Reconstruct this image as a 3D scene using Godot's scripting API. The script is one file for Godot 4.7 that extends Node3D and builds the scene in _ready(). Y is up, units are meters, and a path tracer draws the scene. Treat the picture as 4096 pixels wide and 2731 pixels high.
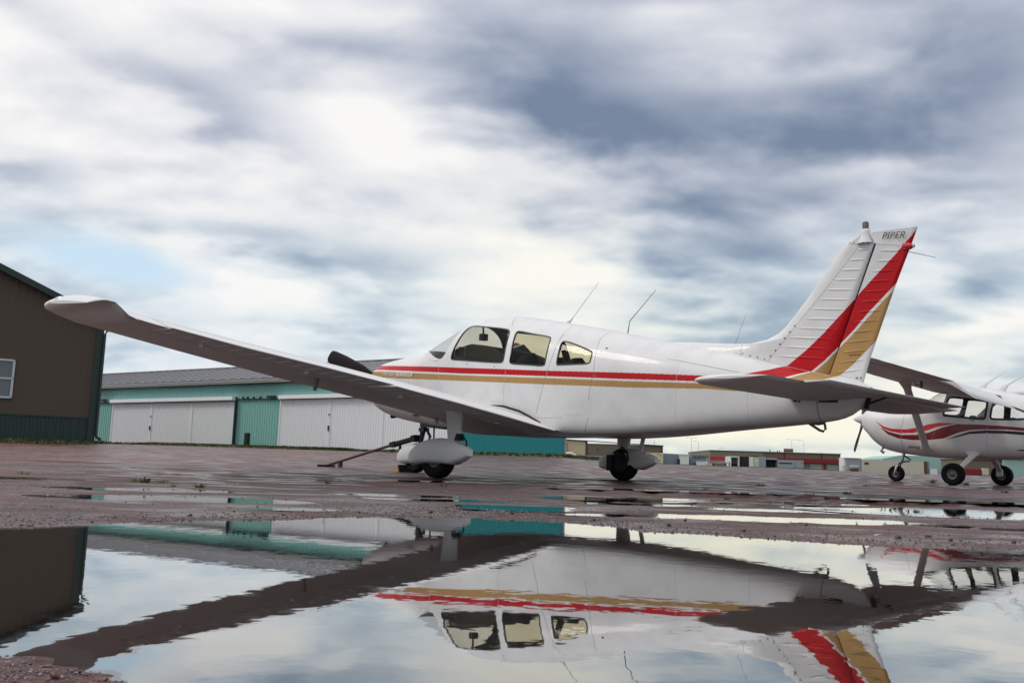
extends Node3D
# An apron after rain: a parked low-wing light aeroplane mirrored in a puddle, a high-wing one beyond, hangars behind.

const EYE := 0.17
const PIPER_YAW := -0.761593
const PIPER_AT := Vector3(0.3071, 0.0727, -10.441)
const CESSNA_YAW := -0.824166
const CESSNA_AT := Vector3(9.5612, 0.1244, -18.5136)

var M := {}
var rng := RandomNumberGenerator.new()
var n_big := FastNoiseLite.new()
var n_mid := FastNoiseLite.new()
var n_fine := FastNoiseLite.new()
var piper_basis: Basis
var cessna_basis: Basis

func _ready() -> void:
	var clock := Time.get_ticks_msec()
	piper_basis = Basis(Vector3.UP, PIPER_YAW) * Basis(Vector3.BACK, -0.01328) * Basis(Vector3.RIGHT, 0.00437)
	cessna_basis = Basis(Vector3.UP, CESSNA_YAW) * Basis(Vector3.BACK, -0.03037) * Basis(Vector3.RIGHT, 0.02293)
	var cam := Camera3D.new()
	cam.name = "camera"
	cam.fov = 41.52
	cam.near = 0.05
	cam.far = 5000.0
	cam.transform = Transform3D(Basis(Vector3.RIGHT, 0.141852) * Basis(Vector3.BACK, 0.028992), Vector3(0, EYE, 0))
	add_child(cam)
	cam.current = true
	var env := Environment.new()
	env.background_mode = Environment.BG_SKY
	env.sky = make_sky()
	env.tonemap_mode = Environment.TONE_MAPPER_LINEAR
	env.tonemap_exposure = 1.0
	env.sdfgi_enabled = true
	env.ssao_enabled = true
	env.ssil_enabled = true
	var we := WorldEnvironment.new()
	we.name = "world"
	we.environment = env
	add_child(we)
	# the veiled sun, high on the left
	var sun := DirectionalLight3D.new()
	sun.name = "sun"
	sun.light_energy = 0.45
	sun.light_color = Color(1.0, 0.97, 0.92)
	sun.light_angular_distance = 14.0
	sun.shadow_enabled = true
	sun.transform = Transform3D(Basis.looking_at(Vector3(0.75, -0.9, -0.12).normalized()), Vector3(0, 30, 0))
	add_child(sun)
	print("sky ", Time.get_ticks_msec() - clock)
	rng.seed = 2024
	n_big = noise(61, 0.25, 3)
	n_mid = noise(62, 1.6, 3)
	n_fine = noise(63, 9.0, 3)
	make_materials()
	print("materials ", Time.get_ticks_msec() - clock)
	make_ground()
	print("ground ", Time.get_ticks_msec() - clock)
	make_hangar()
	make_brown()
	make_far()
	make_verge([[-27.0, 31.0, 36.2], [-22.0, 34.5, 38.4], [-17.6, 37.0, 42.0]], 71, 2600, "strip of grass along the brown building")
	make_verge([[-23.0, 50.0, 60.8], [-18.0, 52.6, 57.6], [-12.0, 52.2, 54.0], [-8.0, 50.9, 51.6]], 72, 2600, "strip of grass along the left part of the hangar")
	make_verge([[-9.5, 51.2, 52.5], [-3.0, 47.3, 48.5], [2.6, 43.6, 45.0], [5.0, 47.0, 52.0], [9.0, 62.0, 70.0]], 73, 2600, "strip of grass at the right end of the hangar")
	make_verge([[14.0, 150.0, 215.0], [30.0, 190.0, 219.0], [50.0, 204.0, 219.0], [68.0, 210.0, 219.0], [80.0, 214.0, 219.0]], 74, 3000, "strip of grass before the trailers")
	print("buildings ", Time.get_ticks_msec() - clock)
	make_piper()
	print("piper ", Time.get_ticks_msec() - clock)
	make_towbar()
	make_cessna()
	print("cessna ", Time.get_ticks_msec() - clock)
	make_gravel()
	make_weeds()
	print("end ", Time.get_ticks_msec() - clock)


# ---------------------------------------------------------------- mesh helpers
class MB:
	var st := SurfaceTool.new()
	var uvp: Array = []
	var sg := 0

	func _init(smooth := true) -> void:
		st.begin(Mesh.PRIMITIVE_TRIANGLES)
		sg = 0 if smooth else -1
		st.set_smooth_group(sg)

	func v(p: Vector3) -> void:
		if uvp.size():
			st.set_uv(Vector2((p.x - uvp[0]) / uvp[1], (uvp[2] - p.y) / uvp[3]))
		st.add_vertex(p)

	func tri(a: Vector3, b: Vector3, c: Vector3) -> void:
		v(a)
		v(b)
		v(c)

	func quad(a: Vector3, b: Vector3, c: Vector3, d: Vector3) -> void:
		tri(a, b, c)
		tri(a, c, d)

	func box(c: Vector3, s: Vector3, b := Basis()) -> void:
		st.set_smooth_group(-1)
		var h := s * 0.5
		var p: Array[Vector3] = []
		for i in 8:
			p.append(c + b * Vector3(h.x * (1 if i & 1 else -1), h.y * (1 if i & 2 else -1), h.z * (1 if i & 4 else -1)))
		quad(p[0], p[2], p[3], p[1])
		quad(p[4], p[5], p[7], p[6])
		quad(p[0], p[4], p[6], p[2])
		quad(p[1], p[3], p[7], p[5])
		quad(p[2], p[6], p[7], p[3])
		quad(p[0], p[1], p[5], p[4])
		st.set_smooth_group(sg)

	func sheet(rows: Array, closed := false) -> void:
		for i in rows.size() - 1:
			var a: PackedVector3Array = rows[i]
			var b: PackedVector3Array = rows[i + 1]
			var n := a.size() if closed else a.size() - 1
			for j in n:
				var k := (j + 1) % a.size()
				quad(a[j], b[j], b[k], a[k])

	func fan(r: PackedVector3Array, flip := false) -> void:
		var c := Vector3.ZERO
		for p in r:
			c += p
		c /= r.size()
		st.set_smooth_group(7)
		for i in r.size():
			var k := (i + 1) % r.size()
			if flip:
				tri(c, r[k], r[i])
			else:
				tri(c, r[i], r[k])
		st.set_smooth_group(sg)

	func tube(pts: Array, rad: Array, n := 10, flat := 1.0, flat_dir := Vector3.ZERO) -> void:
		var rows := []
		for i in pts.size():
			var p: Vector3 = pts[i]
			var d: Vector3 = (pts[mini(i + 1, pts.size() - 1)] - pts[maxi(i - 1, 0)]).normalized()
			var s := flat_dir if flat_dir != Vector3.ZERO else (Vector3.UP if absf(d.y) < 0.9 else Vector3.RIGHT)
			s = (s - d * s.dot(d)).normalized()
			var t := d.cross(s).normalized()
			var r := PackedVector3Array()
			for k in n:
				var a := TAU * k / n
				r.append(p + (s * cos(a) + t * sin(a) * flat) * rad[i])
			rows.append(r)
		sheet(rows, true)
		fan(rows[0], true)
		fan(rows[-1])

	func lathe(prof: Array, n: int, at := Vector3.ZERO, b := Basis()) -> void:   # prof: [radius, along local z]
		var rows := []
		for q in prof:
			var r := PackedVector3Array()
			for k in n:
				var a := TAU * k / n
				r.append(at + b * Vector3(cos(a) * q[0], sin(a) * q[0], q[1]))
			rows.append(r)
		sheet(rows, true)

	func done() -> Mesh:
		st.generate_normals()
		return st.commit()


# a body whose side is the sheet z(x, y), from tables of [x, value]
class Hull:
	var t := {}

	func val(n: String, x: float) -> float:
		var a: Array = t[n]
		if x <= a[0][0]:
			return a[0][1]
		for i in a.size() - 1:
			if x <= a[i + 1][0]:
				var x0: float = a[i][0]
				var x1: float = a[i + 1][0]
				var h := x1 - x0
				var s := (x - x0) / h
				var d: float = (a[i + 1][1] - a[i][1]) / h
				var m0 := d
				var m1 := d
				if i > 0:
					var e: float = (a[i][1] - a[i - 1][1]) / (x0 - a[i - 1][0])
					m0 = 0.0 if e * d <= 0.0 else 2.0 * e * d / (e + d)
				if i < a.size() - 2:
					var e2: float = (a[i + 2][1] - a[i + 1][1]) / (a[i + 2][0] - x1)
					m1 = 0.0 if e2 * d <= 0.0 else 2.0 * e2 * d / (e2 + d)
				var s2 := s * s
				var s3 := s2 * s
				return (2 * s3 - 3 * s2 + 1) * a[i][1] + (s3 - 2 * s2 + s) * h * m0 + (3 * s2 - 2 * s3) * a[i + 1][1] + (s3 - s2) * h * m1
		return a[-1][1]

	func z(x: float, y: float) -> float:
		var yw := val("yw", x)
		var r: float
		var n: float
		if y > yw:
			r = (y - yw) / (val("yt", x) - yw)
			n = val("nu", x)
		else:
			r = (yw - y) / (yw - val("yb", x))
			n = val("nl", x)
		if r >= 1.0:
			return 0.0
		return val("w", x) * pow(1.0 - pow(r, n), 1.0 / n)

	func station(x: float, ny: int) -> PackedVector3Array:
		var yw := val("yw", x)
		var yt := val("yt", x)
		var yb := val("yb", x)
		var w := val("w", x)
		var out := PackedVector3Array()
		for j in ny + 1:
			var a := -PI / 2 + PI * j / ny
			var n := val("nu", x) if a > 0 else val("nl", x)
			var c := pow(maxf(cos(a), 0.0), 2.0 / n)
			var s := pow(absf(sin(a)), 2.0 / n)
			if j == 0 or j == ny:
				c = 0.0
				s = 1.0
			out.append(Vector3(x, yw + (yt - yw) * s if a > 0 else yw - (yw - yb) * s, w * c))
		return out


func skin(mb: MB, h: Hull, xs: Array, ny: int, side: float, holes: Array, ox: float, inset := 0.0, keep := false, ymin := -9.0, ymax := 9.0) -> void:
	var st := []
	for x in xs:
		st.append(h.station(x, ny))
	var boxes := []
	for p in holes:
		var r := Rect2(p[0], Vector2.ZERO)
		for q in p:
			r = r.expand(q)
		boxes.append(r)
	for i in xs.size() - 1:
		for j in ny:
			var c := [st[i][j], st[i + 1][j], st[i + 1][j + 1], st[i][j + 1]]
			var lo := Vector2(9, 9)
			var hi := Vector2(-9, -9)
			for p in c:
				lo = lo.min(Vector2(p.x, p.y))
				hi = hi.max(Vector2(p.x, p.y))
			if lo.y < ymin or hi.y > ymax:
				continue
			var hits := []
			for k in holes.size():
				if boxes[k].grow(0.001).intersects(Rect2(lo, hi - lo)):
					hits.append(holes[k])
			if hits.is_empty():
				if not keep:
					var q := []
					for p in c:
						q.append(Vector3(p.x - ox, p.y, side * maxf(p.z - inset, 0.0)))
					if side > 0:
						mb.quad(q[0], q[3], q[2], q[1])
					else:
						mb.quad(q[0], q[1], q[2], q[3])
				continue
			var cell := PackedVector2Array()
			for p in c:
				cell.append(Vector2(p.x, p.y))
			var polys := [cell]
			if keep:
				polys = Geometry2D.intersect_polygons(cell, hits[0])
			else:
				for hole in hits:
					var nxt := []
					for p in polys:
						nxt.append_array(Geometry2D.clip_polygons(p, hole))
					polys = nxt
			for p in polys:
				if Geometry2D.is_polygon_clockwise(p):
					p.reverse()
				var tr := Geometry2D.triangulate_polygon(p)
				for k in range(0, tr.size(), 3):
					var w := []
					for m in 3:
						var q: Vector2 = p[tr[k + m]]
						w.append(Vector3(q.x - ox, q.y, side * maxf(h.z(q.x, q.y) - inset, 0.0)))
					var cr: float = (p[tr[k + 1]] - p[tr[k]]).cross(p[tr[k + 2]] - p[tr[k]])
					if (cr > 0) == (side > 0):
						mb.tri(w[0], w[2], w[1])
					else:
						mb.tri(w[0], w[1], w[2])


func soft(poly: Array, times := 2) -> PackedVector2Array:   # rounds a polygon's corners
	var p := PackedVector2Array()
	for q in poly:
		p.append(Vector2(q[0], q[1]))
	for k in times:
		var o := PackedVector2Array()
		for i in p.size():
			var a := p[i]
			var b := p[(i + 1) % p.size()]
			o.append(a.lerp(b, 0.25))
			o.append(a.lerp(b, 0.75))
		p = o
	return p


func gasket(mb: MB, h: Hull, poly: PackedVector2Array, side: float, ox: float, wide: float) -> void:
	var c := Vector2.ZERO
	for q in poly:
		c += q
	c /= poly.size()
	var ra := PackedVector3Array()
	var rb := PackedVector3Array()
	for i in poly.size():
		var d := (poly[(i + 1) % poly.size()] - poly[i - 1]).normalized()
		var n := Vector2(d.y, -d.x)
		if n.dot(poly[i] - c) < 0:
			n = -n
		var a := poly[i] - n * wide * 0.6
		var b := poly[i] + n * wide * 0.4
		ra.append(Vector3(a.x - ox, a.y, side * (h.z(a.x, a.y) + 0.003)))
		rb.append(Vector3(b.x - ox, b.y, side * (h.z(b.x, b.y) + 0.003)))
	mb.sheet([ra, rb], true)


func foil(c0: float, c1: float, n: int, tc: float, cam: float) -> PackedVector2Array:   # a loop: upper from c1 to c0, lower back
	var up := PackedVector2Array()
	var lo := PackedVector2Array()
	for i in n + 1:
		var f := float(i) / n
		var x := c0 + (c1 - c0) * (1.0 - cos(f * PI / 2)) if c0 <= 0.0 else c0 + (c1 - c0) * f
		var t := 5 * tc * (0.2969 * sqrt(x) - 0.126 * x - 0.3516 * x * x + 0.2843 * x * x * x - 0.1036 * x * x * x * x)
		var m := cam / 0.16 * (0.8 * x - x * x) if x < 0.4 else cam / 0.36 * (0.2 + 0.8 * x - x * x)
		up.append(Vector2(x, m + t))
		lo.append(Vector2(x, m - t))
	var out := PackedVector2Array()
	for i in range(n, -1, -1):
		out.append(up[i])
	for i in range(0 if c0 > 0.0 else 1, n + 1):
		out.append(lo[i])
	return out


func seg(a: Array, x: float) -> float:   # piecewise linear table
	if x <= a[0][0]:
		return a[0][1]
	for i in a.size() - 1:
		if x <= a[i + 1][0]:
			return lerpf(a[i][1], a[i + 1][1], (x - a[i][0]) / (a[i + 1][0] - a[i][0]))
	return a[-1][1]


# ---------------------------------------------------------------- materials
func mat(called: String, lin: Color, rough: float, metal := 0.0, coat := 0.0) -> StandardMaterial3D:
	var m := StandardMaterial3D.new()
	m.resource_name = called
	var c := lin.linear_to_srgb()
	m.albedo_color = Color(c.r, c.g, c.b, lin.a)
	m.roughness = rough
	m.metallic = metal
	if coat > 0.0:
		m.clearcoat_enabled = true
		m.clearcoat = coat
		m.clearcoat_roughness = 0.06
	M[called] = m
	return m


func pane(called: String, lin: Color, alpha: float) -> void:
	var m := mat(called, Color(lin.r, lin.g, lin.b, alpha), 0.02)
	m.transparency = BaseMaterial3D.TRANSPARENCY_ALPHA


func noise(s: int, freq: float, oct := 4) -> FastNoiseLite:
	var n := FastNoiseLite.new()
	n.seed = s
	n.noise_type = FastNoiseLite.TYPE_SIMPLEX_SMOOTH
	n.frequency = freq
	n.fractal_type = FastNoiseLite.FRACTAL_FBM
	n.fractal_octaves = oct
	return n


func ramped(im: Image, stops: Array) -> ImageTexture:   # grey picture -> colours; stops: [value, Color in sRGB]
	var w := im.get_width()
	var h := im.get_height()
	im.convert(Image.FORMAT_L8)
	var lut := PackedByteArray()
	for i in 256:
		var f := i / 255.0
		var c: Color = stops[-1][1]
		if f <= stops[0][0]:
			c = stops[0][1]
		else:
			for k in stops.size() - 1:
				if f <= stops[k + 1][0]:
					c = stops[k][1].lerp(stops[k + 1][1], (f - stops[k][0]) / (stops[k + 1][0] - stops[k][0]))
					break
		lut.append_array([int(c.r * 255), int(c.g * 255), int(c.b * 255)])
	var src := im.get_data()
	var out := PackedByteArray()
	out.resize(w * h * 3)
	for i in w * h:
		var s := src[i] * 3
		out[i * 3] = lut[s]
		out[i * 3 + 1] = lut[s + 1]
		out[i * 3 + 2] = lut[s + 2]
	return ImageTexture.create_from_image(Image.create_from_data(w, h, false, Image.FORMAT_RGB8, out))


func worldly(m: StandardMaterial3D, scale: Vector3) -> void:
	m.uv1_triplanar = true
	m.uv1_world_triplanar = true
	m.uv1_scale = scale
	m.uv1_triplanar_sharpness = 4.0


func grey(a: float) -> Color:
	return Color(a, a, a)


func make_materials() -> void:
	# the apron: worn reddish concrete and asphalt with exposed stones
	var g := mat("apron", Color(1, 1, 1), 1.0)
	var a := noise(11, 0.22, 4).get_seamless_image(2048, 2048)
	g.albedo_texture = ramped(a, [[0.0, Color8(70, 54, 52)], [0.3, Color8(108, 88, 84)], [0.5, Color8(134, 113, 109)], [0.66, Color8(154, 134, 129)], [0.8, Color8(190, 172, 166)], [1.0, Color8(228, 214, 206)]])
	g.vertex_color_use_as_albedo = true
	g.metallic_specular = 0.3
	var rn := noise(5, 0.011, 6).get_seamless_image(1024, 2048)
	rn.resize(2048, 2048, Image.INTERPOLATE_CUBIC)
	g.roughness_texture = ramped(rn, [[0.0, grey(0.18)], [0.33, grey(0.24)], [0.46, grey(0.44)], [0.6, grey(0.58)], [1.0, grey(0.7)]])
	g.heightmap_enabled = true
	g.heightmap_texture = ImageTexture.create_from_image(noise(23, 0.24, 3).get_seamless_image(2048, 2048))
	g.heightmap_scale = 0.22
	worldly(g, Vector3(0.131, 0.131, 0.131))
	# standing water
	var w := mat("water", Color(0.016, 0.014, 0.012), 0.0)
	w.metallic_specular = 0.62
	w.normal_enabled = true
	var wn := noise(8, 0.012, 3).get_seamless_image(1024, 1024)
	wn.convert(Image.FORMAT_RGBA8)
	wn.bump_map_to_normal_map(10.0)
	w.normal_texture = ImageTexture.create_from_image(wn)
	w.normal_scale = 0.0062
	worldly(w, Vector3(1.1, 1.1, 1.1))
	# clear sheet added above it, to strengthen the mirroring at low angles
	var wf := mat("added_gloss_sheet", Color(1, 1, 1, 0.0), 0.0)
	wf.transparency = BaseMaterial3D.TRANSPARENCY_ALPHA
	wf.normal_enabled = true
	wf.normal_texture = w.normal_texture
	wf.normal_scale = w.normal_scale
	worldly(wf, Vector3(1.1, 1.1, 1.1))
	mat("stone", Color(1, 1, 1), 0.4).vertex_color_use_as_albedo = true
	# aircraft
	mat("white_paint", Color(0.66, 0.655, 0.66), 0.5).metallic_specular = 0.1
	mat("white_worn", Color(0.56, 0.555, 0.54), 0.55).metallic_specular = 0.1
	mat("rubber", Color(0.01, 0.01, 0.011), 0.8).metallic_specular = 0.2
	mat("black_paint", Color(0.012, 0.013, 0.016), 0.4)
	mat("gasket", Color(0.02, 0.02, 0.022), 0.6)
	mat("steel", Color(0.45, 0.45, 0.46), 0.35, 1.0)
	mat("dark_steel", Color(0.06, 0.06, 0.065), 0.5, 0.6)
	mat("dull_metal", Color(0.12, 0.115, 0.11), 0.5, 0.3)
	mat("rust_red", Color(0.06, 0.026, 0.02), 0.6)
	mat("red_paint", Color(0.47, 0.008, 0.014), 0.35, 0.0, 0.7)
	mat("liner", Color(0.016, 0.018, 0.024), 0.8)
	mat("seat_cloth", Color(0.022, 0.03, 0.045), 0.8)
	mat("letter_black", Color(0.012, 0.012, 0.014), 0.5)
	mat("letter_white", Color(0.75, 0.74, 0.7), 0.5)
	mat("lamp_glass", Color(0.6, 0.62, 0.62), 0.12, 0.3)
	mat("red_lens", Color(0.4, 0.02, 0.02), 0.15)
	var tg := mat("tinted_glass", Color(0.68, 0.585, 0.40, 0.0), 0.0, 0.0, 0.3)
	tg.clearcoat_roughness = 0.0
	tg.refraction_enabled = true
	tg.refraction_scale = 0.001
	pane("clear_glass", Color(0.04, 0.04, 0.03), 0.14)
	# buildings
	mat("brown_siding", Color(0.068, 0.05, 0.036), 0.75)
	mat("green_trim", Color(0.004, 0.022, 0.019), 0.5)
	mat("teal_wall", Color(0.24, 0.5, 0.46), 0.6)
	mat("teal_wall_shaded", Color(0.01, 0.27, 0.28), 0.6)  # same teal; shade of the turned end wall put into the colour
	mat("door_white", Color(0.76, 0.775, 0.8), 0.6)
	mat("mint_wall", Color(0.3, 0.47, 0.42), 0.7)
	mat("roof_grey", Color(0.2, 0.2, 0.215), 0.7)
	mat("fascia", Color(0.3, 0.31, 0.31), 0.6)
	mat("dark_fitting", Color(0.015, 0.018, 0.02), 0.6)
	mat("post_wood", Color(0.02, 0.017, 0.015), 0.9)
	mat("window_frame", Color(0.42, 0.47, 0.5), 0.5)
	mat("window_glass", Color(0.09, 0.11, 0.125), 0.06)
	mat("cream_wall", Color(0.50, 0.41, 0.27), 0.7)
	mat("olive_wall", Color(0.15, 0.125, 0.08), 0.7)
	mat("white_roof", Color(0.7, 0.7, 0.7), 0.5)
	mat("brown_trim", Color(0.05, 0.035, 0.02), 0.7)
	mat("rust_door", Color(0.22, 0.1, 0.04), 0.7)
	mat("store_wall", Color(0.2, 0.17, 0.125), 0.8)
	mat("store_red", Color(0.4, 0.03, 0.02), 0.6)
	mat("store_dark_red", Color(0.2, 0.008, 0.008), 0.6)
	mat("pale_door", Color(0.3, 0.31, 0.3), 0.6)
	mat("trailer_blue", Color(0.17, 0.21, 0.25), 0.6)
	mat("trailer_grey", Color(0.28, 0.32, 0.36), 0.6)
	mat("box_white", Color(0.66, 0.67, 0.66), 0.6)
	mat("box_cream", Color(0.5, 0.49, 0.38), 0.7)
	mat("near_black", Color(0.012, 0.011, 0.013), 0.8)
	mat("rusty", Color(0.1, 0.05, 0.022), 0.8)
	mat("sand_camo", Color(0.62, 0.55, 0.38), 0.8)
	mat("brown_camo", Color(0.16, 0.11, 0.05), 0.8)
	mat("teal_ink", Color(0.01, 0.06, 0.07), 0.6)
	mat("lamp_pole", Color(0.3, 0.3, 0.28), 0.6)
	mat("tank", Color(0.25, 0.25, 0.21), 0.5)
	mat("chock", Color(0.35, 0.25, 0.14), 0.8)
	mat("grass", Color(1, 1, 1), 0.8).vertex_color_use_as_albedo = true
	M.grass.backlight_enabled = true
	M.grass.backlight = Color(0.25, 0.25, 0.25)
	mat("turf", Color(0.05, 0.065, 0.018), 0.95)


# ---------------------------------------------------------------- node helpers
func thing(called: String, label: String, category: String, at := Vector3.ZERO, b := Basis(), group := "") -> Node3D:
	var o := Node3D.new()
	o.name = called
	o.transform = Transform3D(b, at)
	add_child(o, true)
	return tag(o, label, category, group)


func tag(o: Node3D, label: String, category: String, group := "") -> Node3D:
	o.set_meta("label", label)
	if category:
		o.set_meta("category", category)
	if group:
		o.set_meta("group", group)
	return o


func piece(called: String, mesh: Mesh, m: String, parent: Node = self) -> MeshInstance3D:
	var o := MeshInstance3D.new()
	o.name = called
	o.mesh = mesh
	o.material_override = M[m]
	parent.add_child(o, true)
	return o


func block(called: String, c: Vector3, s: Vector3, m: String, parent: Node, b := Basis()) -> MeshInstance3D:
	var mb := MB.new(false)
	mb.box(c, s, b)
	return piece(called, mb.done(), m, parent)


func words(called: String, text: String, size: float, m: String, parent: Node, at: Vector3, b: Basis, bold := false, italic := false) -> MeshInstance3D:
	var t := TextMesh.new()
	var f := SystemFont.new()
	f.font_names = PackedStringArray(["Droid Sans"])
	if bold:
		f.font_weight = 700
	t.font = f
	t.text = text
	t.font_size = 32
	t.pixel_size = size / 32.0
	t.depth = 0.002
	t.horizontal_alignment = HORIZONTAL_ALIGNMENT_LEFT
	t.vertical_alignment = VERTICAL_ALIGNMENT_BOTTOM
	var o := piece(called, t, m, parent)
	if italic:
		b = b * Basis(Vector3(1, 0, 0), Vector3(0.25, 1, 0), Vector3(0, 0, 1))
	o.transform = Transform3D(b, at)
	return o


# ---------------------------------------------------------------- sky
var sky_noise: FastNoiseLite
var sky_warp: FastNoiseLite
var sky_fine: FastNoiseLite
# banks of darker (+) and brighter (-) cloud: [azimuth, elevation, half width, half height, amount, tilt] in degrees
const BANKS := [[6.1, 21.4, 8.4, 2.1, 0.62, 12], [1.6, 25.7, 5.2, 2.2, 0.34, 10], [19.8, 23.4, 9.2, 4.5, 0.22, 0], [13.1, 16.7, 6.8, 1.2, 0.32, 2], [19.7, 20.2, 4.0, 1.1, 0.30, 0], [12.8, 13.3, 5.0, 1.3, 0.42, 0],
	[15.9, 9.8, 3.8, 1.6, 0.40, 0], [28.1, 16.8, 3.7, 2.6, 0.28, 0], [28.5, 21.5, 3.3, 3.4, 0.22, 0], [-20.1, 21.6, 5.0, 1.1, 0.30, 20], [-29.4, 15.8, 2.0, 1.1, 0.25, 0], [-29.8, 24.0, 3.2, 0.9, 0.30, 20],
	[-11.4, 25.6, 6.3, 0.7, 0.20, 0], [-14.0, 13.5, 5.5, 0.9, 0.25, 5], [-9.5, 12.2, 4.5, 1.4, 0.28, 0], [-8.8, 9.3, 4.2, 1.2, 0.22, 0], [-5.8, 15.4, 3.1, 0.7, 0.20, 0], [28.7, 11.4, 1.9, 0.8, 0.30, 0],
	[18.1, 1.7, 15.5, 0.5, 0.30, 0], [-16.5, 19.3, 3.5, 0.9, 0.22, 10], [-2.5, 17.8, 3.4, 0.8, 0.12, 0], [-24.3, 7.3, 4.8, 1.5, 0.10, 0], [22.1, 13.9, 3.6, 1.0, 0.15, 0], [-8.9, 21.1, 3.7, 1.4, -0.32, 0],
	[-1.1, 19.7, 9.5, 2.2, -0.25, 0], [0.5, 14.3, 7.9, 1.5, -0.22, 0], [-14.6, 10.5, 3.8, 1.3, -0.28, 0], [-14.3, 26.6, 4.8, 1.1, -0.20, 0], [-29.7, 18.4, 2.2, 1.2, -0.18, 0], [27.5, 8.9, 2.4, 0.4, -0.50, 0],
	[19.3, 23.9, 5.3, 0.5, -0.22, 0], [-20.4, 12.9, 5.1, 0.8, -0.15, 0], [4.0, 11.9, 6.1, 1.2, -0.28, 0], [15.6, 2.8, 14.0, 1.2, -0.35, 0], [21.2, 18.0, 4.4, 0.5, -0.20, 0], [-22.6, 15.4, 6.3, 1.0, -0.15, 0],
	[8.3, 28.1, 6.2, 0.6, -0.12, 0], [-26.3, 23.4, 3.1, 1.1, -0.15, 0]]


func sky_color(az: float, el: float) -> Color:   # degrees; linear light
	var e := deg_to_rad(el)
	var a := deg_to_rad(az)
	var d := Vector3(sin(a) * cos(e), sin(e), cos(a) * cos(e))
	var k := 1.0 / (d.y + 0.2)
	var px := d.x * k
	var pz := d.z * k
	var wx := sky_warp.get_noise_2d(px * 1.0, pz * 1.0)
	var wz := sky_warp.get_noise_2d(px * 1.0 + 40.0, pz * 1.0 + 17.0)
	var n := sky_noise.get_noise_2d(px + wx * 0.35, pz * 1.25 + wz * 0.35)
	var f := sky_fine.get_noise_2d(px * 1.2 + wx * 0.12, pz * 1.7 + wz * 0.12)
	var g := sky_fine.get_noise_2d(px * 2.6 + wx * 0.3 + 11.0, pz * 3.6 + wz * 0.3)
	var dark := 0.31 + 0.28 * n + 0.3 * f + 0.2 * g
	dark += clampf((az + 4.0) / 30.0, -0.3, 0.5) * clampf((el - 8.0) / 12.0, 0.0, 1.0) * 0.25 * (1.0 if absf(az) < 60.0 else 0.0)
	if absf(az) < 45.0 and el < 42.0:
		var wob := wx * 1.6 + f * 1.8 + g * 1.2
		var wob2 := wz * 0.7 + f * 0.6 + g * 0.35
		for b in BANKS:
			var x: float = az - b[0] + wob
			var y: float = el - b[1] + wob2
			if absf(x) > 3.0 * b[2] + 3.0:
				continue
			if b[5]:
				y += x * tan(deg_to_rad(b[5])) * 0.6
			var q: float = x * x / (b[2] * b[2]) + y * y / (b[3] * b[3])
			if q < 6.0:
				dark += b[4] * exp(-q * 0.7)
	dark = clampf(dark, -0.05, 1.1)
	var low := 1.0 - smoothstep(9.0, 19.0, el)
	var c: Color
	if dark < 0.3:
		c = Color8(249, 248, 247).lerp(Color8(225, 227, 233).lerp(Color8(222, 231, 237), low), clampf(dark / 0.3, 0, 1))
	elif dark < 0.62:
		c = Color8(225, 227, 233).lerp(Color8(222, 231, 237), low).lerp(Color8(184, 191, 206).lerp(Color8(174, 192, 208), low), (dark - 0.3) / 0.32)
	else:
		c = Color8(184, 191, 206).lerp(Color8(174, 192, 208), low).lerp(Color8(120, 136, 161).lerp(Color8(122, 145, 170), low), clampf((dark - 0.62) / 0.45, 0, 1))
	# air that shows warm low in the east, a thin blue opening low in the west
	var warm := exp(-pow((az - 13.0) / 16.0, 2)) * exp(-pow((el - 3.5) / 6.0, 2)) * clampf(1.15 - dark, 0, 1)
	c = c.lerp(Color8(255, 248, 214), 0.6 * warm)
	var cream := exp(-pow((az - 1.5) / 9.0, 2)) * exp(-pow((el - 13.5) / 4.5, 2)) * clampf(0.8 - dark, 0, 1)
	c = c.lerp(Color8(255, 252, 232), 0.4 * cream)
	var gx := az + 24.5 + wx * 2.0
	var gy := el - 11.6 + gx * 0.12 + wz * 0.8
	var gap := clampf(1.5 * exp(-pow(gx / 5.0, 2) - pow(gy / 1.25, 2)) - 0.25 + n * 0.5, 0, 1) * (1.0 if absf(az) < 60.0 else 0.0)
	c = c.lerp(Color8(198, 226, 246), 0.85 * gap)
	if el < 12.0 and az < 0.0 and az > -60.0:
		c = c.lerp(Color8(222, 234, 245), 0.35 * (1.0 - el / 12.0) * clampf(-az / 10.0, 0, 1))
	return c.srgb_to_linear()


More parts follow.
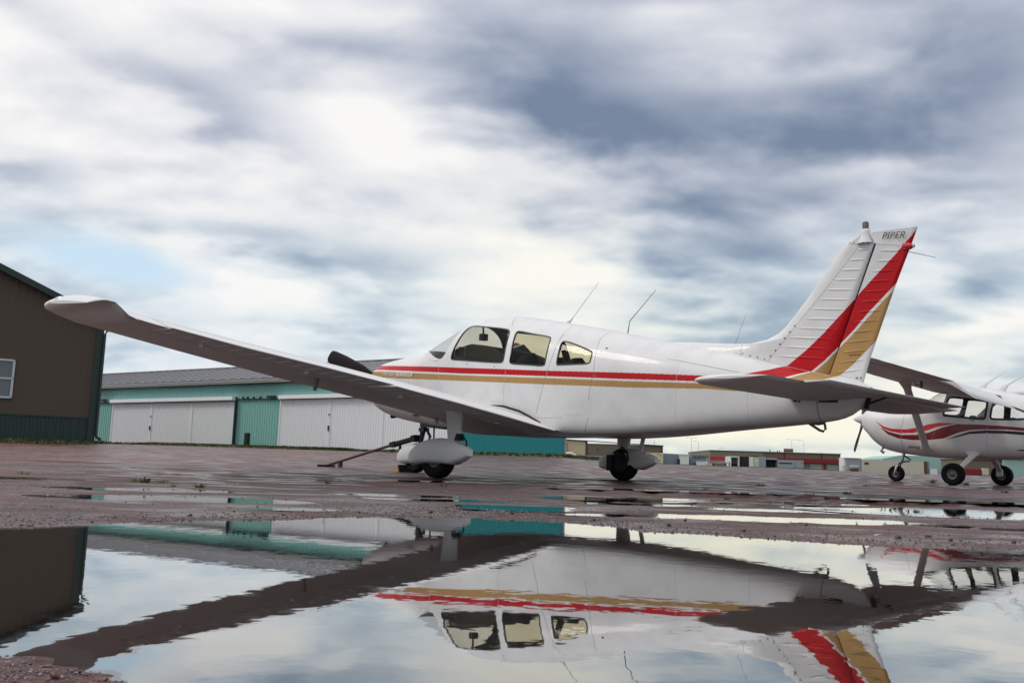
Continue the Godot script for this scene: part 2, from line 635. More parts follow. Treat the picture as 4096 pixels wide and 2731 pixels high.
func make_sky() -> Sky:
	sky_noise = noise(77, 0.55, 5)
	sky_warp = noise(12, 0.7, 3)
	sky_fine = noise(91, 1.7, 6)
	var w := 3072
	var h := 1536
	var cw := 512
	var ch := 256
	var low := Image.create_empty(cw, ch, false, Image.FORMAT_RGBF)
	low.fill(Color8(66, 62, 62).srgb_to_linear())
	for j in ch / 2:
		var el := 90.0 - 180.0 * (j + 0.5) / ch
		for i in cw:
			var az := 360.0 * (i + 0.5) / cw
			if az > 180.0:
				az -= 360.0
			var c := sky_color(az, el)
			var up := 1.0 + 0.55 * smoothstep(28.0, 65.0, el)   # an overcast sky is brightest overhead
			low.set_pixel(i, j, Color(c.r * up, c.g * up, c.b * up))
	low.resize(w, h, Image.INTERPOLATE_CUBIC)
	for j in range(int(h * (90.0 - 40.0) / 180.0), h / 2):
		var el := 90.0 - 180.0 * (j + 0.5) / h
		for i in range(-int(w * 38.0 / 360.0), int(w * 38.0 / 360.0)):
			var az := 360.0 * (i + 0.5) / w
			var c := sky_color(az, el)
			var up := 1.0 + 0.55 * smoothstep(28.0, 65.0, el)
			low.set_pixel(posmod(i, w), j, Color(c.r * up, c.g * up, c.b * up))
	var m := PanoramaSkyMaterial.new()
	m.panorama = ImageTexture.create_from_image(low)
	var s := Sky.new()
	s.sky_material = m
	return s


# ---------------------------------------------------------------- ground
const SHORE := [[-6, 0.3], [-1.9, 1.6], [-1.22, 2.11], [-1.14, 2.27], [-1.08, 2.45], [-0.93, 2.57], [-0.74, 2.76], [-0.52, 3.03], [-0.25, 3.24], [-0.02, 3.2], [0.18, 3.09], [0.32, 2.88], [0.43, 2.72], [0.55, 2.66], [0.66, 2.6], [0.77, 2.55], [0.91, 2.45], [1.0, 2.37], [1.17, 2.37], [1.38, 2.44], [1.5, 2.46], [2.4, 2.6], [3.6, 2.3], [4.6, 1.0], [4.4, -0.8], [1.5, -1.2], [0.2, 0.1], [-0.05, 0.55], [-0.2, 0.68], [-0.23, 0.7], [-0.3, 0.75], [-0.38, 0.78], [-0.45, 0.8], [-0.9, 0.85], [-1.6, 0.7], [-3, 0.2]]
# smaller puddles higher up the apron: [x, distance, half width, half length, level]
const PUDDLES := [[-1.31, 3.69, 0.52, 0.25, 0.0164], [-0.79, 3.23, 0.17, 0.10, 0.0109], [0.03, 3.76, 0.24, 0.27, 0.0172], [0.60, 4.98, 0.36, 0.30, 0.0282], [0.60, 4.41, 0.26, 0.15, 0.0234], [1.06, 3.47, 0.58, 0.22, 0.0142], [0.36, 3.42, 0.18, 0.10, 0.0135],
	[2.13, 4.53, 0.62, 0.6, 0.0244], [1.32, 5.19, 0.6, 0.26, 0.0299], [1.25, 4.18, 0.32, 0.16, 0.0215], [1.27, 2.80, 0.17, 0.09, 0.0059], [-2.61, 7.33, 1.2, 0.5, 0.0477], [-0.34, 4.27, 0.3, 0.17, 0.0222], [1.33, 7.07, 0.9, 0.3, 0.0456], [-1.75, 4.45, 0.42, 0.2, 0.0238],
	[1.83, 3.26, 0.2, 0.13, 0.0113], [-0.57, 4.62, 0.28, 0.17, 0.025], [-0.83, 7.99, 0.75, 0.42, 0.0532], [3.2, 6.4, 0.8, 0.3, 0.04], [-3.4, 5.6, 0.7, 0.3, 0.0334], [0.95, 12.4, 0.9, 0.9, 0.089], [-2.2, 9.6, 1.6, 0.45, 0.0665], [-4.8, 13.5, 2.2, 0.7, 0.108]]
var shore := PackedVector2Array()
var ela := [[-0.7, 0.015], [-0.5, 0.0145], [-0.43, 0.016], [0.06, 0.0152], [0.09, 0.0135], [0.17, 0.0114], [0.22, 0.0105], [0.3, 0.0106], [0.39, 0.0092], [0.46, 0.0088], [0.57, 0.0085], [0.9, 0.008]]
const NEAR_H := [[-40.0, 0.3], [-1.0, 0.03], [0.3, 0.012], [1.0, 0.0], [2.3, 0.002], [4.0, 0.02], [7.0, 0.045], [10.4, 0.073]]


func shore_distance(p: Vector2) -> float:   # below zero over the main puddle
	var best := 1e9
	for i in shore.size():
		var q := Geometry2D.get_closest_point_to_segment(p, shore[i], shore[(i + 1) % shore.size()])
		best = minf(best, q.distance_squared_to(p))
	best = sqrt(best)
	return -best if Geometry2D.is_point_in_polygon(p, shore) else best


func ground_far(x: float, d: float) -> float:
	if d <= 10.4:
		return seg(NEAR_H, d)
	var t := pow(minf((1.0 - 10.4 / d) / 0.74, 1.0), 1.3)
	var e := lerpf(-0.00933, seg(ela, x / d), t)
	return 0.17 + minf(d, 380.0) * e


func ground(x: float, d: float, detail := true) -> float:
	var h := ground_far(x, d)
	for q in [[PIPER_AT, piper_basis], [CESSNA_AT, cessna_basis]]:
		var r := Vector2(x - q[0].x, -d - q[0].z).length()
		if r < 6.4:
			var up: Vector3 = q[1].y
			var flat: float = q[0].y - (up.x * (x - q[0].x) + up.z * (-d - q[0].z)) / up.y
			h = lerpf(h, flat, 1.0 - smoothstep(4.3, 6.4, r))
	if d > 9.5 or absf(x) > 7.0:
		if detail:
			h += n_big.get_noise_2d(x, d) * 0.004 * clampf(d / 20.0, 0.2, 1.0)
		return h
	var bump := n_mid.get_noise_2d(x, d) * 0.0035 + n_fine.get_noise_2d(x, d) * 0.0016
	h += bump
	if d < 4.5 and absf(x) < 5.5:
		var s := shore_distance(Vector2(x, d))
		s += n_mid.get_noise_2d(x * 1.4 + 9.0, d * 1.4) * 0.07
		var edge := clampf(s * 0.03, -0.03, 0.02) + bump * 0.9
		if s < 0.0:
			h = minf(h, edge)
		else:
			h = maxf(lerpf(edge + 0.0012, h, smoothstep(0.0, 0.5, s)), 0.0008 + edge * 0.6)
	for p in PUDDLES:
		var ex: float = (x - p[0]) / p[2]
		var ed: float = (d - p[1]) / p[3]
		var r2 := ex * ex + ed * ed
		if r2 < 3.2:
			var r := sqrt(r2) + n_mid.get_noise_2d(x * 1.7, d * 1.7 + 30.0) * 0.55
			var inside: float = p[4] + (r - 1.0) * 0.012 + bump * 0.5
			h = lerpf(inside, h, smoothstep(0.95, 1.6, r))
	return h


func make_ground() -> void:
	for p in SHORE:
		shore.append(Vector2(p[0], p[1]))
	var g := Node3D.new()
	# rows by distance, columns fanning out, so that cells are small where the apron is close
	var ds := [-60.0, -8.0, -2.0, -0.6, 0.0]
	var d := 0.25
	while d < 430.0:
		ds.append(d)
		if d < 0.6:
			d += 0.05
		elif d < 1.2:
			d += 0.022
		elif d < 2.0:
			d += 0.05
		elif d < 5.6:
			d += 0.026
		elif d < 9.5:
			d += 0.05
		elif d < 14.0:
			d += 0.25
		else:
			d *= 1.06
	var cols := []
	for i in 241:
		var f := (i - 120) / 120.0
		cols.append(f * 0.72 if absf(f) < 0.92 else signf(f) * (0.6624 + (absf(f) - 0.92) * 18.0))
	var st := SurfaceTool.new()
	st.begin(Mesh.PRIMITIVE_TRIANGLES)
	st.set_smooth_group(0)
	var nc := cols.size()
	for dd in ds:
		for c in cols:
			var x: float = c * maxf(absf(dd), 1.2)
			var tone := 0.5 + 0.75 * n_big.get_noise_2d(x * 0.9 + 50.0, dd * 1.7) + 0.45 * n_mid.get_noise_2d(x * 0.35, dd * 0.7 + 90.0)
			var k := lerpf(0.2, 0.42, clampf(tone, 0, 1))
			k *= 1.0 + 0.55 * (1.0 - smoothstep(-6.0, 0.0, x + dd * 0.06)) - 0.45 * exp(-Vector2(x - 0.8, dd - 9.5).length_squared() / 26.0)  # apron colour darkened around the low-wing aeroplane, to cut light bounced onto its undersides
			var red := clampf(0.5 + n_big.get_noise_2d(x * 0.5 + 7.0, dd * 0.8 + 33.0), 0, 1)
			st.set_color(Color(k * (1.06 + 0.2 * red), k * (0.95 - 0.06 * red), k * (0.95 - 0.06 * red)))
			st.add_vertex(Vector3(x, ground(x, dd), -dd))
	for i in ds.size() - 1:
		for j in nc - 1:
			var a := i * nc + j
			for k in [a, a + nc, a + nc + 1, a, a + nc + 1, a + 1]:
				st.add_index(k)
	st.generate_normals()
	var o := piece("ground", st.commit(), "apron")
	o.set_meta("kind", "structure")
	o.set_meta("label", "wet reddish brown apron of worn asphalt around the puddle")
	# far land beyond the apron, as far as the horizon
	var f := MB.new()
	var rows := []
	for r in [420.0, 800.0, 3000.0]:
		var row := PackedVector3Array()
		for i in 41:
			var u := -1.6 + 3.2 * i / 40.0
			row.append(Vector3(u * r, ground_far(u * 420.0, 420.0) - 0.02 - (r - 420.0) * 0.001, -r))
		rows.append(row)
	f.sheet(rows)
	var fl := piece("land", f.done(), "turf")
	fl.set_meta("kind", "structure")
	fl.set_meta("label", "flat land beyond the airfield buildings")
	# water
	var mb := MB.new()
	var tri := Geometry2D.triangulate_polygon(Geometry2D.offset_polygon(shore, 0.35)[0])
	var big: PackedVector2Array = Geometry2D.offset_polygon(shore, 0.35)[0]
	for k in range(0, tri.size(), 3):
		var q := []
		for m in 3:
			q.append(Vector3(big[tri[k + m]].x, 0.0, -big[tri[k + m]].y))
		mb.tri(q[0], q[1], q[2])
	var wmesh := flat_up(mb)
	var water := piece("water", wmesh, "water")
	water.set_meta("kind", "structure")
	var gloss := piece("added_gloss_sheet", wmesh, "added_gloss_sheet", water)
	gloss.position.y = 0.0008
	water.set_meta("label", "large calm puddle in front mirroring the aeroplane and the sky")
	for p in PUDDLES:
		var pm := MB.new()
		var ring := PackedVector3Array()
		for i in 48:
			var a := TAU * i / 48.0
			ring.append(Vector3(p[0] + cos(a) * p[2] * 1.22, p[4], -p[1] - sin(a) * p[3] * 1.22))
		var c := Vector3(p[0], p[4], -p[1])
		for i in 48:
			pm.tri(c, ring[(i + 1) % 48], ring[i])
		var pmesh := flat_up(pm)
		var w := piece("puddle", pmesh, "water")
		w.set_meta("kind", "structure")
		piece("added_gloss_sheet", pmesh, "added_gloss_sheet", w).position.y = 0.0008
		w.set_meta("label", "shallow puddle left in a dip of the apron")
	g.free()


func flat_up(mb: MB) -> Mesh:
	return mb.done()


func pebble(s: int) -> Mesh:
	var mb := MB.new()
	var nz := noise(s, 1.1, 2)
	var rows := []
	for i in 6:
		var t := PI * i / 5.0
		var r := PackedVector3Array()
		for k in 8:
			var a := TAU * k / 8
			var p := Vector3(sin(t) * cos(a), cos(t) * 0.7, sin(t) * sin(a))
			r.append(p * (1.0 + 0.5 * nz.get_noise_3dv(p * 1.3)) * 0.5)
		rows.append(r)
	mb.sheet(rows, true)
	return mb.done()


func scatter(called: String, label: String, mesh: Mesh, m: String, xf: Array, cols: Array) -> void:
	var mm := MultiMesh.new()
	mm.transform_format = MultiMesh.TRANSFORM_3D
	mm.use_colors = true
	mm.mesh = mesh
	mm.instance_count = xf.size()
	for i in xf.size():
		mm.set_instance_transform(i, xf[i])
		mm.set_instance_color(i, cols[i])
	var o := MultiMeshInstance3D.new()
	o.name = called
	o.multimesh = mm
	o.material_override = M[m]
	add_child(o, true)
	o.set_meta("kind", "stuff")
	o.set_meta("label", label)


func stone_color() -> Color:
	var b := rng.randf_range(0.02, 0.12) if rng.randf() < 0.8 else rng.randf_range(0.15, 0.35)
	return Color(b * 1.12, b * 0.86, b * 0.84) if rng.randf() < 0.7 else Color(b, b, b * 1.02)


func make_gravel() -> void:
	var xf := []
	var cs := []
	var tries := 0
	while xf.size() < 16000 and tries < 200000:
		tries += 1
		var d := rng.randf_range(0.45, 5.0)
		var x := rng.randf_range(-0.7, 0.72) * maxf(d, 0.9)
		var s := shore_distance(Vector2(x, d))
		if s < -0.03 or (d < 1.2 and s > 0.45):
			continue
		var keep := 0.03
		if d > 2.0:
			keep += 0.5 * exp(-pow((s - 0.06) / 0.14, 2)) * (0.35 + 0.65 * smoothstep(-1.3, -0.3, x) * (1.0 - smoothstep(0.2, 0.7, x)))
			keep += 0.45 * exp(-pow((x + 0.3) / 0.28, 2) - pow((d - 3.55) / 0.2, 2))
		else:
			keep = 1.0
		if rng.randf() > keep:
			continue
		var h := ground(x, d)
		if h < 0.0002:
			continue
		var r := rng.randf_range(0.001, 0.0026) * (1.0 + 1.2 * pow(rng.randf(), 6.0))
		if d < 1.2:
			r *= 0.42
		var b := Basis.from_euler(Vector3(rng.randf() * 6, rng.randf() * 6, rng.randf() * 6)).scaled(Vector3(r, r * 0.8, r) * 2.0)
		xf.append(Transform3D(b, Vector3(x, h + r * 0.25, -d)))
		cs.append(stone_color())
	scatter("gravel", "loose reddish gravel along the edge of the puddle", pebble(3), "stone", xf, cs)
	# larger stones, one by one
	var spots := [[-0.52, 3.2, 0.016], [-0.28, 3.36, 0.02], [0.02, 3.36, 0.014], [0.3, 3.15, 0.013], [0.42, 2.86, 0.014], [0.52, 2.94, 0.017], [0.72, 2.78, 0.014], [0.95, 2.72, 0.013], [1.12, 2.62, 0.017], [1.26, 2.6, 0.014], [1.45, 2.62, 0.017], [-0.95, 2.75, 0.013], [-0.72, 2.95, 0.014], [0.62, 3.18, 0.011], [1.36, 2.86, 0.013], [1.02, 3.12, 0.014], [-0.1, 3.62, 0.015], [1.6, 2.75, 0.015], [-0.34, 0.715, 0.009], [-0.27, 0.70, 0.006]]
	var shapes := [pebble(41), pebble(42), pebble(43)]
	for i in spots.size():
		var s: Array = spots[i]
		var mb := StandardMaterial3D.new()
		mb.albedo_color = Color(0.05, 0.034, 0.032).linear_to_srgb() if i != 18 else Color(0.09, 0.03, 0.03).linear_to_srgb()
		mb.roughness = 0.45
		var o := MeshInstance3D.new()
		o.name = "stone"
		o.mesh = shapes[i % 3]
		o.material_override = mb
		o.transform = Transform3D(Basis.from_euler(Vector3(0.3 * i, i * 1.3, 0.2 * i)).scaled(Vector3(1, 0.8, 1) * s[2] * 0.95), Vector3(s[0], ground(s[0], s[1]) + s[2] * 0.2, -s[1]))
		add_child(o, true)
		if i == 18:
			tag(o, "reddish stone among grit at the near left corner of the puddle", "stone")
		elif i == 19:
			tag(o, "small dark stone in the near left corner beside a reddish one", "stone")
		else:
			tag(o, "small dark wet stone lying on the apron near the far puddle edge", "stone", "loose stones along the puddle")


func tuft_mesh(s: int, blades: int, tall: float) -> Mesh:
	var r := RandomNumberGenerator.new()
	r.seed = s
	var mb := MB.new(false)
	for i in blades:
		var a := r.randf() * TAU
		var c := Vector3(cos(a), 0, sin(a))
		var side := Vector3(-c.z, 0, c.x) * tall * r.randf_range(0.035, 0.09)
		var base := c * tall * r.randf() * 0.45
		var tip := base + c * tall * r.randf_range(0.1, 0.7) + Vector3.UP * tall * r.randf_range(0.5, 1.0)
		var mid := base.lerp(tip, 0.55) + Vector3.UP * tall * 0.1
		mb.quad(base - side, base + side, mid + side * 0.8, mid - side * 0.8)
		mb.tri(mid - side * 0.8, mid + side * 0.8, tip)
	return mb.done()


func make_weeds() -> void:
	var spots := [[-2.29, 5.61, 0.05], [-2.22, 5.57, 0.07], [-2.12, 5.62, 0.05], [-1.84, 5.0, 0.035], [-1.69, 5.05, 0.05], [-1.79, 5.9, 0.04], [3.11, 11.36, 0.07], [3.24, 11.55, 0.06], [2.73, 8.22, 0.055], [1.86, 8.59, 0.05], [3.33, 8.91, 0.06], [1.93, 4.63, 0.045], [2.0, 4.5, 0.05], [2.12, 4.55, 0.035], [9.14, 19.6, 0.13], [9.5, 18.9, 0.1], [8.9, 18.3, 0.1], [10.4, 17.3, 0.08], [-1.3, 6.6, 0.04], [-0.5, 6.9, 0.045], [0.4, 7.6, 0.04], [1.5, 6.2, 0.04], [1.15, 6.05, 0.03], [-3.4, 6.4, 0.05], [5.2, 13.2, 0.06], [6.1, 11.2, 0.06]]
	var shapes := [tuft_mesh(1, 16, 1.0), tuft_mesh(2, 22, 1.0), tuft_mesh(3, 12, 1.0)]
	for i in spots.size():
		var s: Array = spots[i]
		var m := StandardMaterial3D.new()
		m.albedo_color = (Color(0.07, 0.085, 0.02) if i % 3 else Color(0.1, 0.09, 0.035)).linear_to_srgb()
		m.roughness = 0.8
		m.backlight_enabled = true
		m.backlight = Color(0.2, 0.2, 0.2)
		var o := MeshInstance3D.new()
		o.name = "weed_tuft"
		o.mesh = shapes[i % 3]
		o.material_override = m
		o.transform = Transform3D(Basis.from_euler(Vector3(0, i * 1.9, 0)).scaled(Vector3(1.7, 0.6, 1.7) * s[2]), Vector3(s[0], ground(s[0], s[1]) - 0.003, -s[1]))
		add_child(o, true)
		var where := "small weed tuft on the wet apron between the puddles and the parked aeroplanes"
		if s[0] < -1.0:
			where = "small weed tuft on the left of the apron, before the brown building"
		elif s[1] > 15.0:
			where = "grass tuft beside the wheels of the high-wing aeroplane"
		elif s[1] < 5.0:
			where = "small weed tuft standing in the shallow puddle at right"
		tag(o, where, "weed", "weeds in the apron")


func make_verge(pts: Array, seed_: int, n: int, label: String) -> void:   # pts: [x, distance near, distance far]
	var mb := MB.new()
	var rows := []
	var across := 7
	for k in across:
		var row := PackedVector3Array()
		var f := k / (across - 1.0)
		for i in 61:
			var t := i / 60.0 * (pts.size() - 1)
			var a: Array = pts[mini(int(t), pts.size() - 2)]
			var b: Array = pts[mini(int(t) + 1, pts.size() - 1)]
			var u: float = t - mini(int(t), pts.size() - 2)
			var x := lerpf(a[0], b[0], u)
			var d := lerpf(lerpf(a[1], b[1], u), lerpf(a[2], b[2], u), f)
			var y := ground(x, d) + 0.1 * sin(PI * clampf(f * 1.6, 0, 0.5)) * clampf(8.0 * minf(i / 60.0, 1.0 - i / 60.0), 0, 1) + n_mid.get_noise_2d(x * 0.6, d * 0.6) * 0.02 - (0.03 if f == 0.0 else 0.0)
			row.append(Vector3(x, y, -d))
		rows.append(row)
	mb.sheet(rows)
	var o := piece("grass_verge", mb.done(), "turf")
	o.set_meta("kind", "structure")
	o.set_meta("label", label)
	var r := RandomNumberGenerator.new()
	r.seed = seed_
	var xf := []
	var cs := []
	for i in n:
		var fi := r.randi_range(0, 59)
		var k := r.randi_range(0, across - 2)
		var a: Vector3 = rows[k][fi]
		var p := a.lerp(rows[k][fi + 1], r.randf()).lerp(rows[k + 1][fi], r.randf() * 0.9)
		var s := r.randf_range(0.05, 0.14)
		xf.append(Transform3D(Basis.from_euler(Vector3(0, r.randf() * 6, 0)).scaled(Vector3(s * 1.6, s, s * 1.6)), p - Vector3(0, 0.01, 0)))
		var g := r.randf_range(0.6, 1.3)
		cs.append(Color(0.062 * g, 0.078 * g, 0.014 * g) if r.randf() < 0.8 else Color(0.12 * g, 0.1 * g, 0.04 * g))
	scatter("grass", "short green grass on the verge", tuft_mesh(seed_ + 5, 7, 1.0), "grass", xf, cs)


# ---------------------------------------------------------------- paint
class Livery:
	var im: Image
	var x0: float
	var w: float
	var y1: float
	var h: float

	func _init(x0_: float, w_: float, y1_: float, h_: float, px: int, base: Color) -> void:
		x0 = x0_
		w = w_
		y1 = y1_
		h = h_
		im = Image.create_empty(px, int(px * h_ / w_), false, Image.FORMAT_RGB8)
		im.fill(base)

	func poly(pts: Array, c: Color) -> void:
		var q := []
		for p in pts:
			q.append(Vector2((p[0] - x0) / w * im.get_width(), (y1 - p[1]) / h * im.get_height()))
		var lo := 1e9
		var hi := -1e9
		for p in q:
			lo = minf(lo, p.y)
			hi = maxf(hi, p.y)
		for y in range(maxi(0, int(lo)), mini(im.get_height() - 1, int(hi) + 1)):
			var xs := []
			var yc := y + 0.5
			for i in q.size():
				var a: Vector2 = q[i]
				var b: Vector2 = q[(i + 1) % q.size()]
				if (a.y <= yc) != (b.y <= yc):
					xs.append(a.x + (yc - a.y) / (b.y - a.y) * (b.x - a.x))
			xs.sort()
			for k in range(0, xs.size() - 1, 2):
				var l := int(round(xs[k]))
				im.fill_rect(Rect2i(l, y, int(round(xs[k + 1])) - l, 1), c)

	func line(pts: Array, c: Color, thick := 0.005) -> void:
		for i in pts.size() - 1:
			var a := Vector2(pts[i][0], pts[i][1])
			var b := Vector2(pts[i + 1][0], pts[i + 1][1])
			var n := (b - a).normalized().orthogonal() * thick * 0.5
			poly([[a.x + n.x, a.y + n.y], [b.x + n.x, b.y + n.y], [b.x - n.x, b.y - n.y], [a.x - n.x, a.y - n.y]], c)

	func dots(a: Array, b: Array, n: int, c: Color, r := 0.005) -> void:
		for i in n:
			var x := lerpf(a[0], b[0], i / (n - 1.0))
			var y := lerpf(a[1], b[1], i / (n - 1.0))
			poly([[x - r, y - r], [x + r, y - r], [x + r, y + r], [x - r, y + r]], c)

	func grime(s: int) -> void:   # faint unevenness of old paint
		var n := FastNoiseLite.new()
		n.seed = s
		n.frequency = 0.012
		n.fractal_octaves = 4
		var g := n.get_image(im.get_width(), im.get_height())
		g.convert(Image.FORMAT_L8)
		var a := im.get_data()
		var b := g.get_data()
		for i in b.size():
			var f := 0.955 + 0.045 * minf(b[i] / 150.0, 1.0)
			a[i * 3] = int(a[i * 3] * f)
			a[i * 3 + 1] = int(a[i * 3 + 1] * f)
			a[i * 3 + 2] = int(a[i * 3 + 2] * f * 0.995)
		im.set_data(im.get_width(), im.get_height(), false, Image.FORMAT_RGB8, a)

	func finish(m: StandardMaterial3D) -> Array:
		m.albedo_texture = ImageTexture.create_from_image(im)
		m.texture_repeat = false
		return [x0, w, y1, h]


# ---------------------------------------------------------------- the low-wing aeroplane
# local metres: x aft of the spinner, y above the wheels' ground, z to port; nodes stand at the main wheels, x = 2.9
const OX := 2.9
var PIPER_UV := []


func L(x: float, y: float, z: float) -> Vector3:
	return Vector3(x - OX, y, z)


func piper_paint() -> void:
	var white := Color8(212, 211, 213)
	var red := Color8(176, 4, 18)
	var tan := Color8(168, 132, 82)
	var seam := Color8(120, 120, 126)
	var l := Livery.new(-0.2, 7.6, 2.5, 2.1, 2048, white)
	# red band and tan band along the side
	l.poly([[-0.1, 1.425], [1.242, 1.328], [2.197, 1.262], [3.511, 1.174], [4.486, 1.122], [5.327, 1.072], [5.55, 1.062], [5.78, 1.088], [5.91, 1.12], [6.03, 1.165], [6.06, 1.04], [5.6, 1.0], [5.233, 1.022], [4.493, 1.058], [3.517, 1.117], [2.206, 1.194], [1.278, 1.263], [-0.1, 1.372]], red)
	l.poly([[-0.1, 1.348], [1.287, 1.238], [2.209, 1.172], [3.519, 1.094], [4.493, 1.036], [5.3, 0.998], [6.0, 0.99], [6.3, 0.96], [6.3, 0.9], [5.64, 0.92], [5.364, 0.945], [4.496, 0.973], [3.522, 1.026], [2.215, 1.106], [0.999, 1.182], [-0.1, 1.275]], tan)
	# the red sweep up the fin, then white, then tan
	l.poly([[5.75, 1.088], [5.92, 1.122], [6.03, 1.165], [6.21, 1.30], [6.38, 1.45], [6.52, 1.59], [6.65, 1.72], [6.82, 1.90], [7.02, 2.10], [7.11, 2.20], [7.215, 2.31], [7.3, 2.31], [7.1, 1.9], [7.01, 1.84], [6.92, 1.75], [6.77, 1.60], [6.64, 1.45], [6.49, 1.30], [6.37, 1.19], [6.25, 1.10], [6.06, 1.04], [5.9, 1.0]], red)
	l.poly([[6.07, 1.02], [6.28, 1.095], [6.39, 1.18], [6.49, 1.275], [6.66, 1.44], [6.79, 1.58], [6.92, 1.715], [7.08, 1.86], [7.1, 1.6], [6.84, 1.36], [6.74, 1.26], [6.63, 1.15], [6.52, 1.06], [6.40, 1.015], [6.2, 0.95]], tan)
	# seams and rivets
	l.line([[1.745, 1.39], [1.839, 1.04], [1.845, 0.7]], Color8(190, 190, 194), 0.004)
	l.line([[2.66, 1.93], [2.70, 1.86], [2.80, 1.75]], seam, 0.004)
	l.line([[2.913, 1.238], [2.898, 0.937], [2.912, 0.82]], Color8(165, 165, 170), 0.005)
	l.line([[3.572, 1.7], [3.574, 1.53], [3.562, 1.34], [3.487, 1.06], [3.388, 0.72]], seam, 0.005)
	l.line([[4.08, 1.63], [4.062, 1.507], [4.092, 1.386], [4.119, 1.151], [4.067, 0.848]], seam, 0.005)
	l.line([[4.079, 0.678], [4.016, 0.53]], seam, 0.005)
	l.line([[1.215, 1.53], [1.235, 1.437], [1.279, 1.337]], Color8(195, 195, 198), 0.005)
	l.line([[4.09, 1.385], [5.0, 1.215]], Color8(190, 190, 196), 0.004)
	l.dots([4.449, 1.321], [5.6, 1.10], 30, Color8(205, 205, 210), 0.006)
	l.dots([3.384, 0.674], [3.729, 0.673], 9, Color8(170, 170, 175), 0.006)
	l.dots([3.78, 0.70], [3.98, 0.705], 6, Color8(170, 170, 175), 0.006)
	l.line([[3.384, 0.668], [3.75, 0.667]], Color8(180, 180, 184), 0.004)
	l.line([[2.70, 0.86], [2.91, 0.85], [2.92, 0.80]], Color8(190, 185, 175), 0.004)
	l.line([[1.55, 1.40], [1.64, 1.37], [1.745, 1.37], [1.75, 1.40]], Color8(150, 150, 155), 0.005)
	l.line([[5.48, 1.33], [5.55, 1.28], [5.83, 1.21], [6.03, 1.155], [6.43, 1.055]], Color8(175, 175, 180), 0.004)
	l.line([[5.55, 1.40], [5.55, 1.28]], Color8(120, 122, 126), 0.006)
	l.line([[6.71, 2.21], [6.36, 1.80], [6.15, 1.57], [5.83, 1.21]], Color8(165, 166, 170), 0.006)
	l.line([[6.60, 2.235], [6.71, 2.215], [6.84, 2.2], [7.05, 2.16]], Color8(150, 150, 154), 0.005)
	l.dots([6.62, 2.245], [6.82, 2.215], 6, Color8(120, 120, 122), 0.006)
	l.dots([5.86, 1.26], [6.1, 1.53], 6, Color8(110, 110, 112), 0.009)
	l.dots([5.57, 1.30], [5.8, 1.235], 4, Color8(120, 120, 122), 0.008)
	l.poly([[6.155, 0.845], [6.19, 0.84], [6.19, 0.815], [6.155, 0.82]], Color8(70, 70, 72))
	l.poly([[6.196, 0.84], [6.22, 0.836], [6.22, 0.81], [6.196, 0.814]], Color8(90, 90, 92))
	l.poly([[6.60, 1.245], [6.70, 1.245], [6.70, 1.22], [6.60, 1.22]], Color8(150, 118, 66))
	l.dots([6.61, 1.234], [6.69, 1.234], 5, Color8(90, 70, 36), 0.006)
	l.dots([6.66, 1.03], [6.69, 1.03], 2, Color8(120, 120, 122), 0.008)
	l.dots([2.28, 1.305], [2.73, 1.25], 2, Color8(90, 90, 92), 0.007)
	l.dots([1.86, 1.03], [1.87, 0.75], 12, Color8(186, 186, 190), 0.005)
	l.dots([3.60, 1.66], [3.51, 1.1], 24, Color8(188, 188, 192), 0.004)
	l.dots([4.14, 1.1], [4.09, 0.72], 16, Color8(188, 188, 192), 0.004)
	l.dots([4.2, 0.63], [6.1, 0.72], 60, Color8(186, 186, 190), 0.004)
	l.dots([4.15, 1.36], [4.44, 1.30], 8, Color8(186, 186, 190), 0.005)
	l.line([[5.05, 1.17], [5.05, 0.6]], Color8(178, 178, 182), 0.004)
	l.line([[5.75, 1.02], [5.75, 0.62]], Color8(178, 178, 182), 0.004)
	l.line([[6.36, 0.86], [6.36, 0.64]], Color8(120, 120, 122), 0.006)
	l.line([[2.0, 0.66], [2.9, 0.62]], Color8(180, 180, 182), 0.004)
	l.line([[0.6, 1.06], [1.18, 1.03]], Color8(175, 175, 178), 0.005)
	l.line([[1.2, 1.3], [1.22, 0.62]], Color8(160, 160, 164), 0.006)
	l.grime(4)
	var m := mat("piper_paint", Color(1, 1, 1), 0.42, 0.0, 0.15)
	m.metallic_specular = 0.3
	PIPER_UV = l.finish(m)


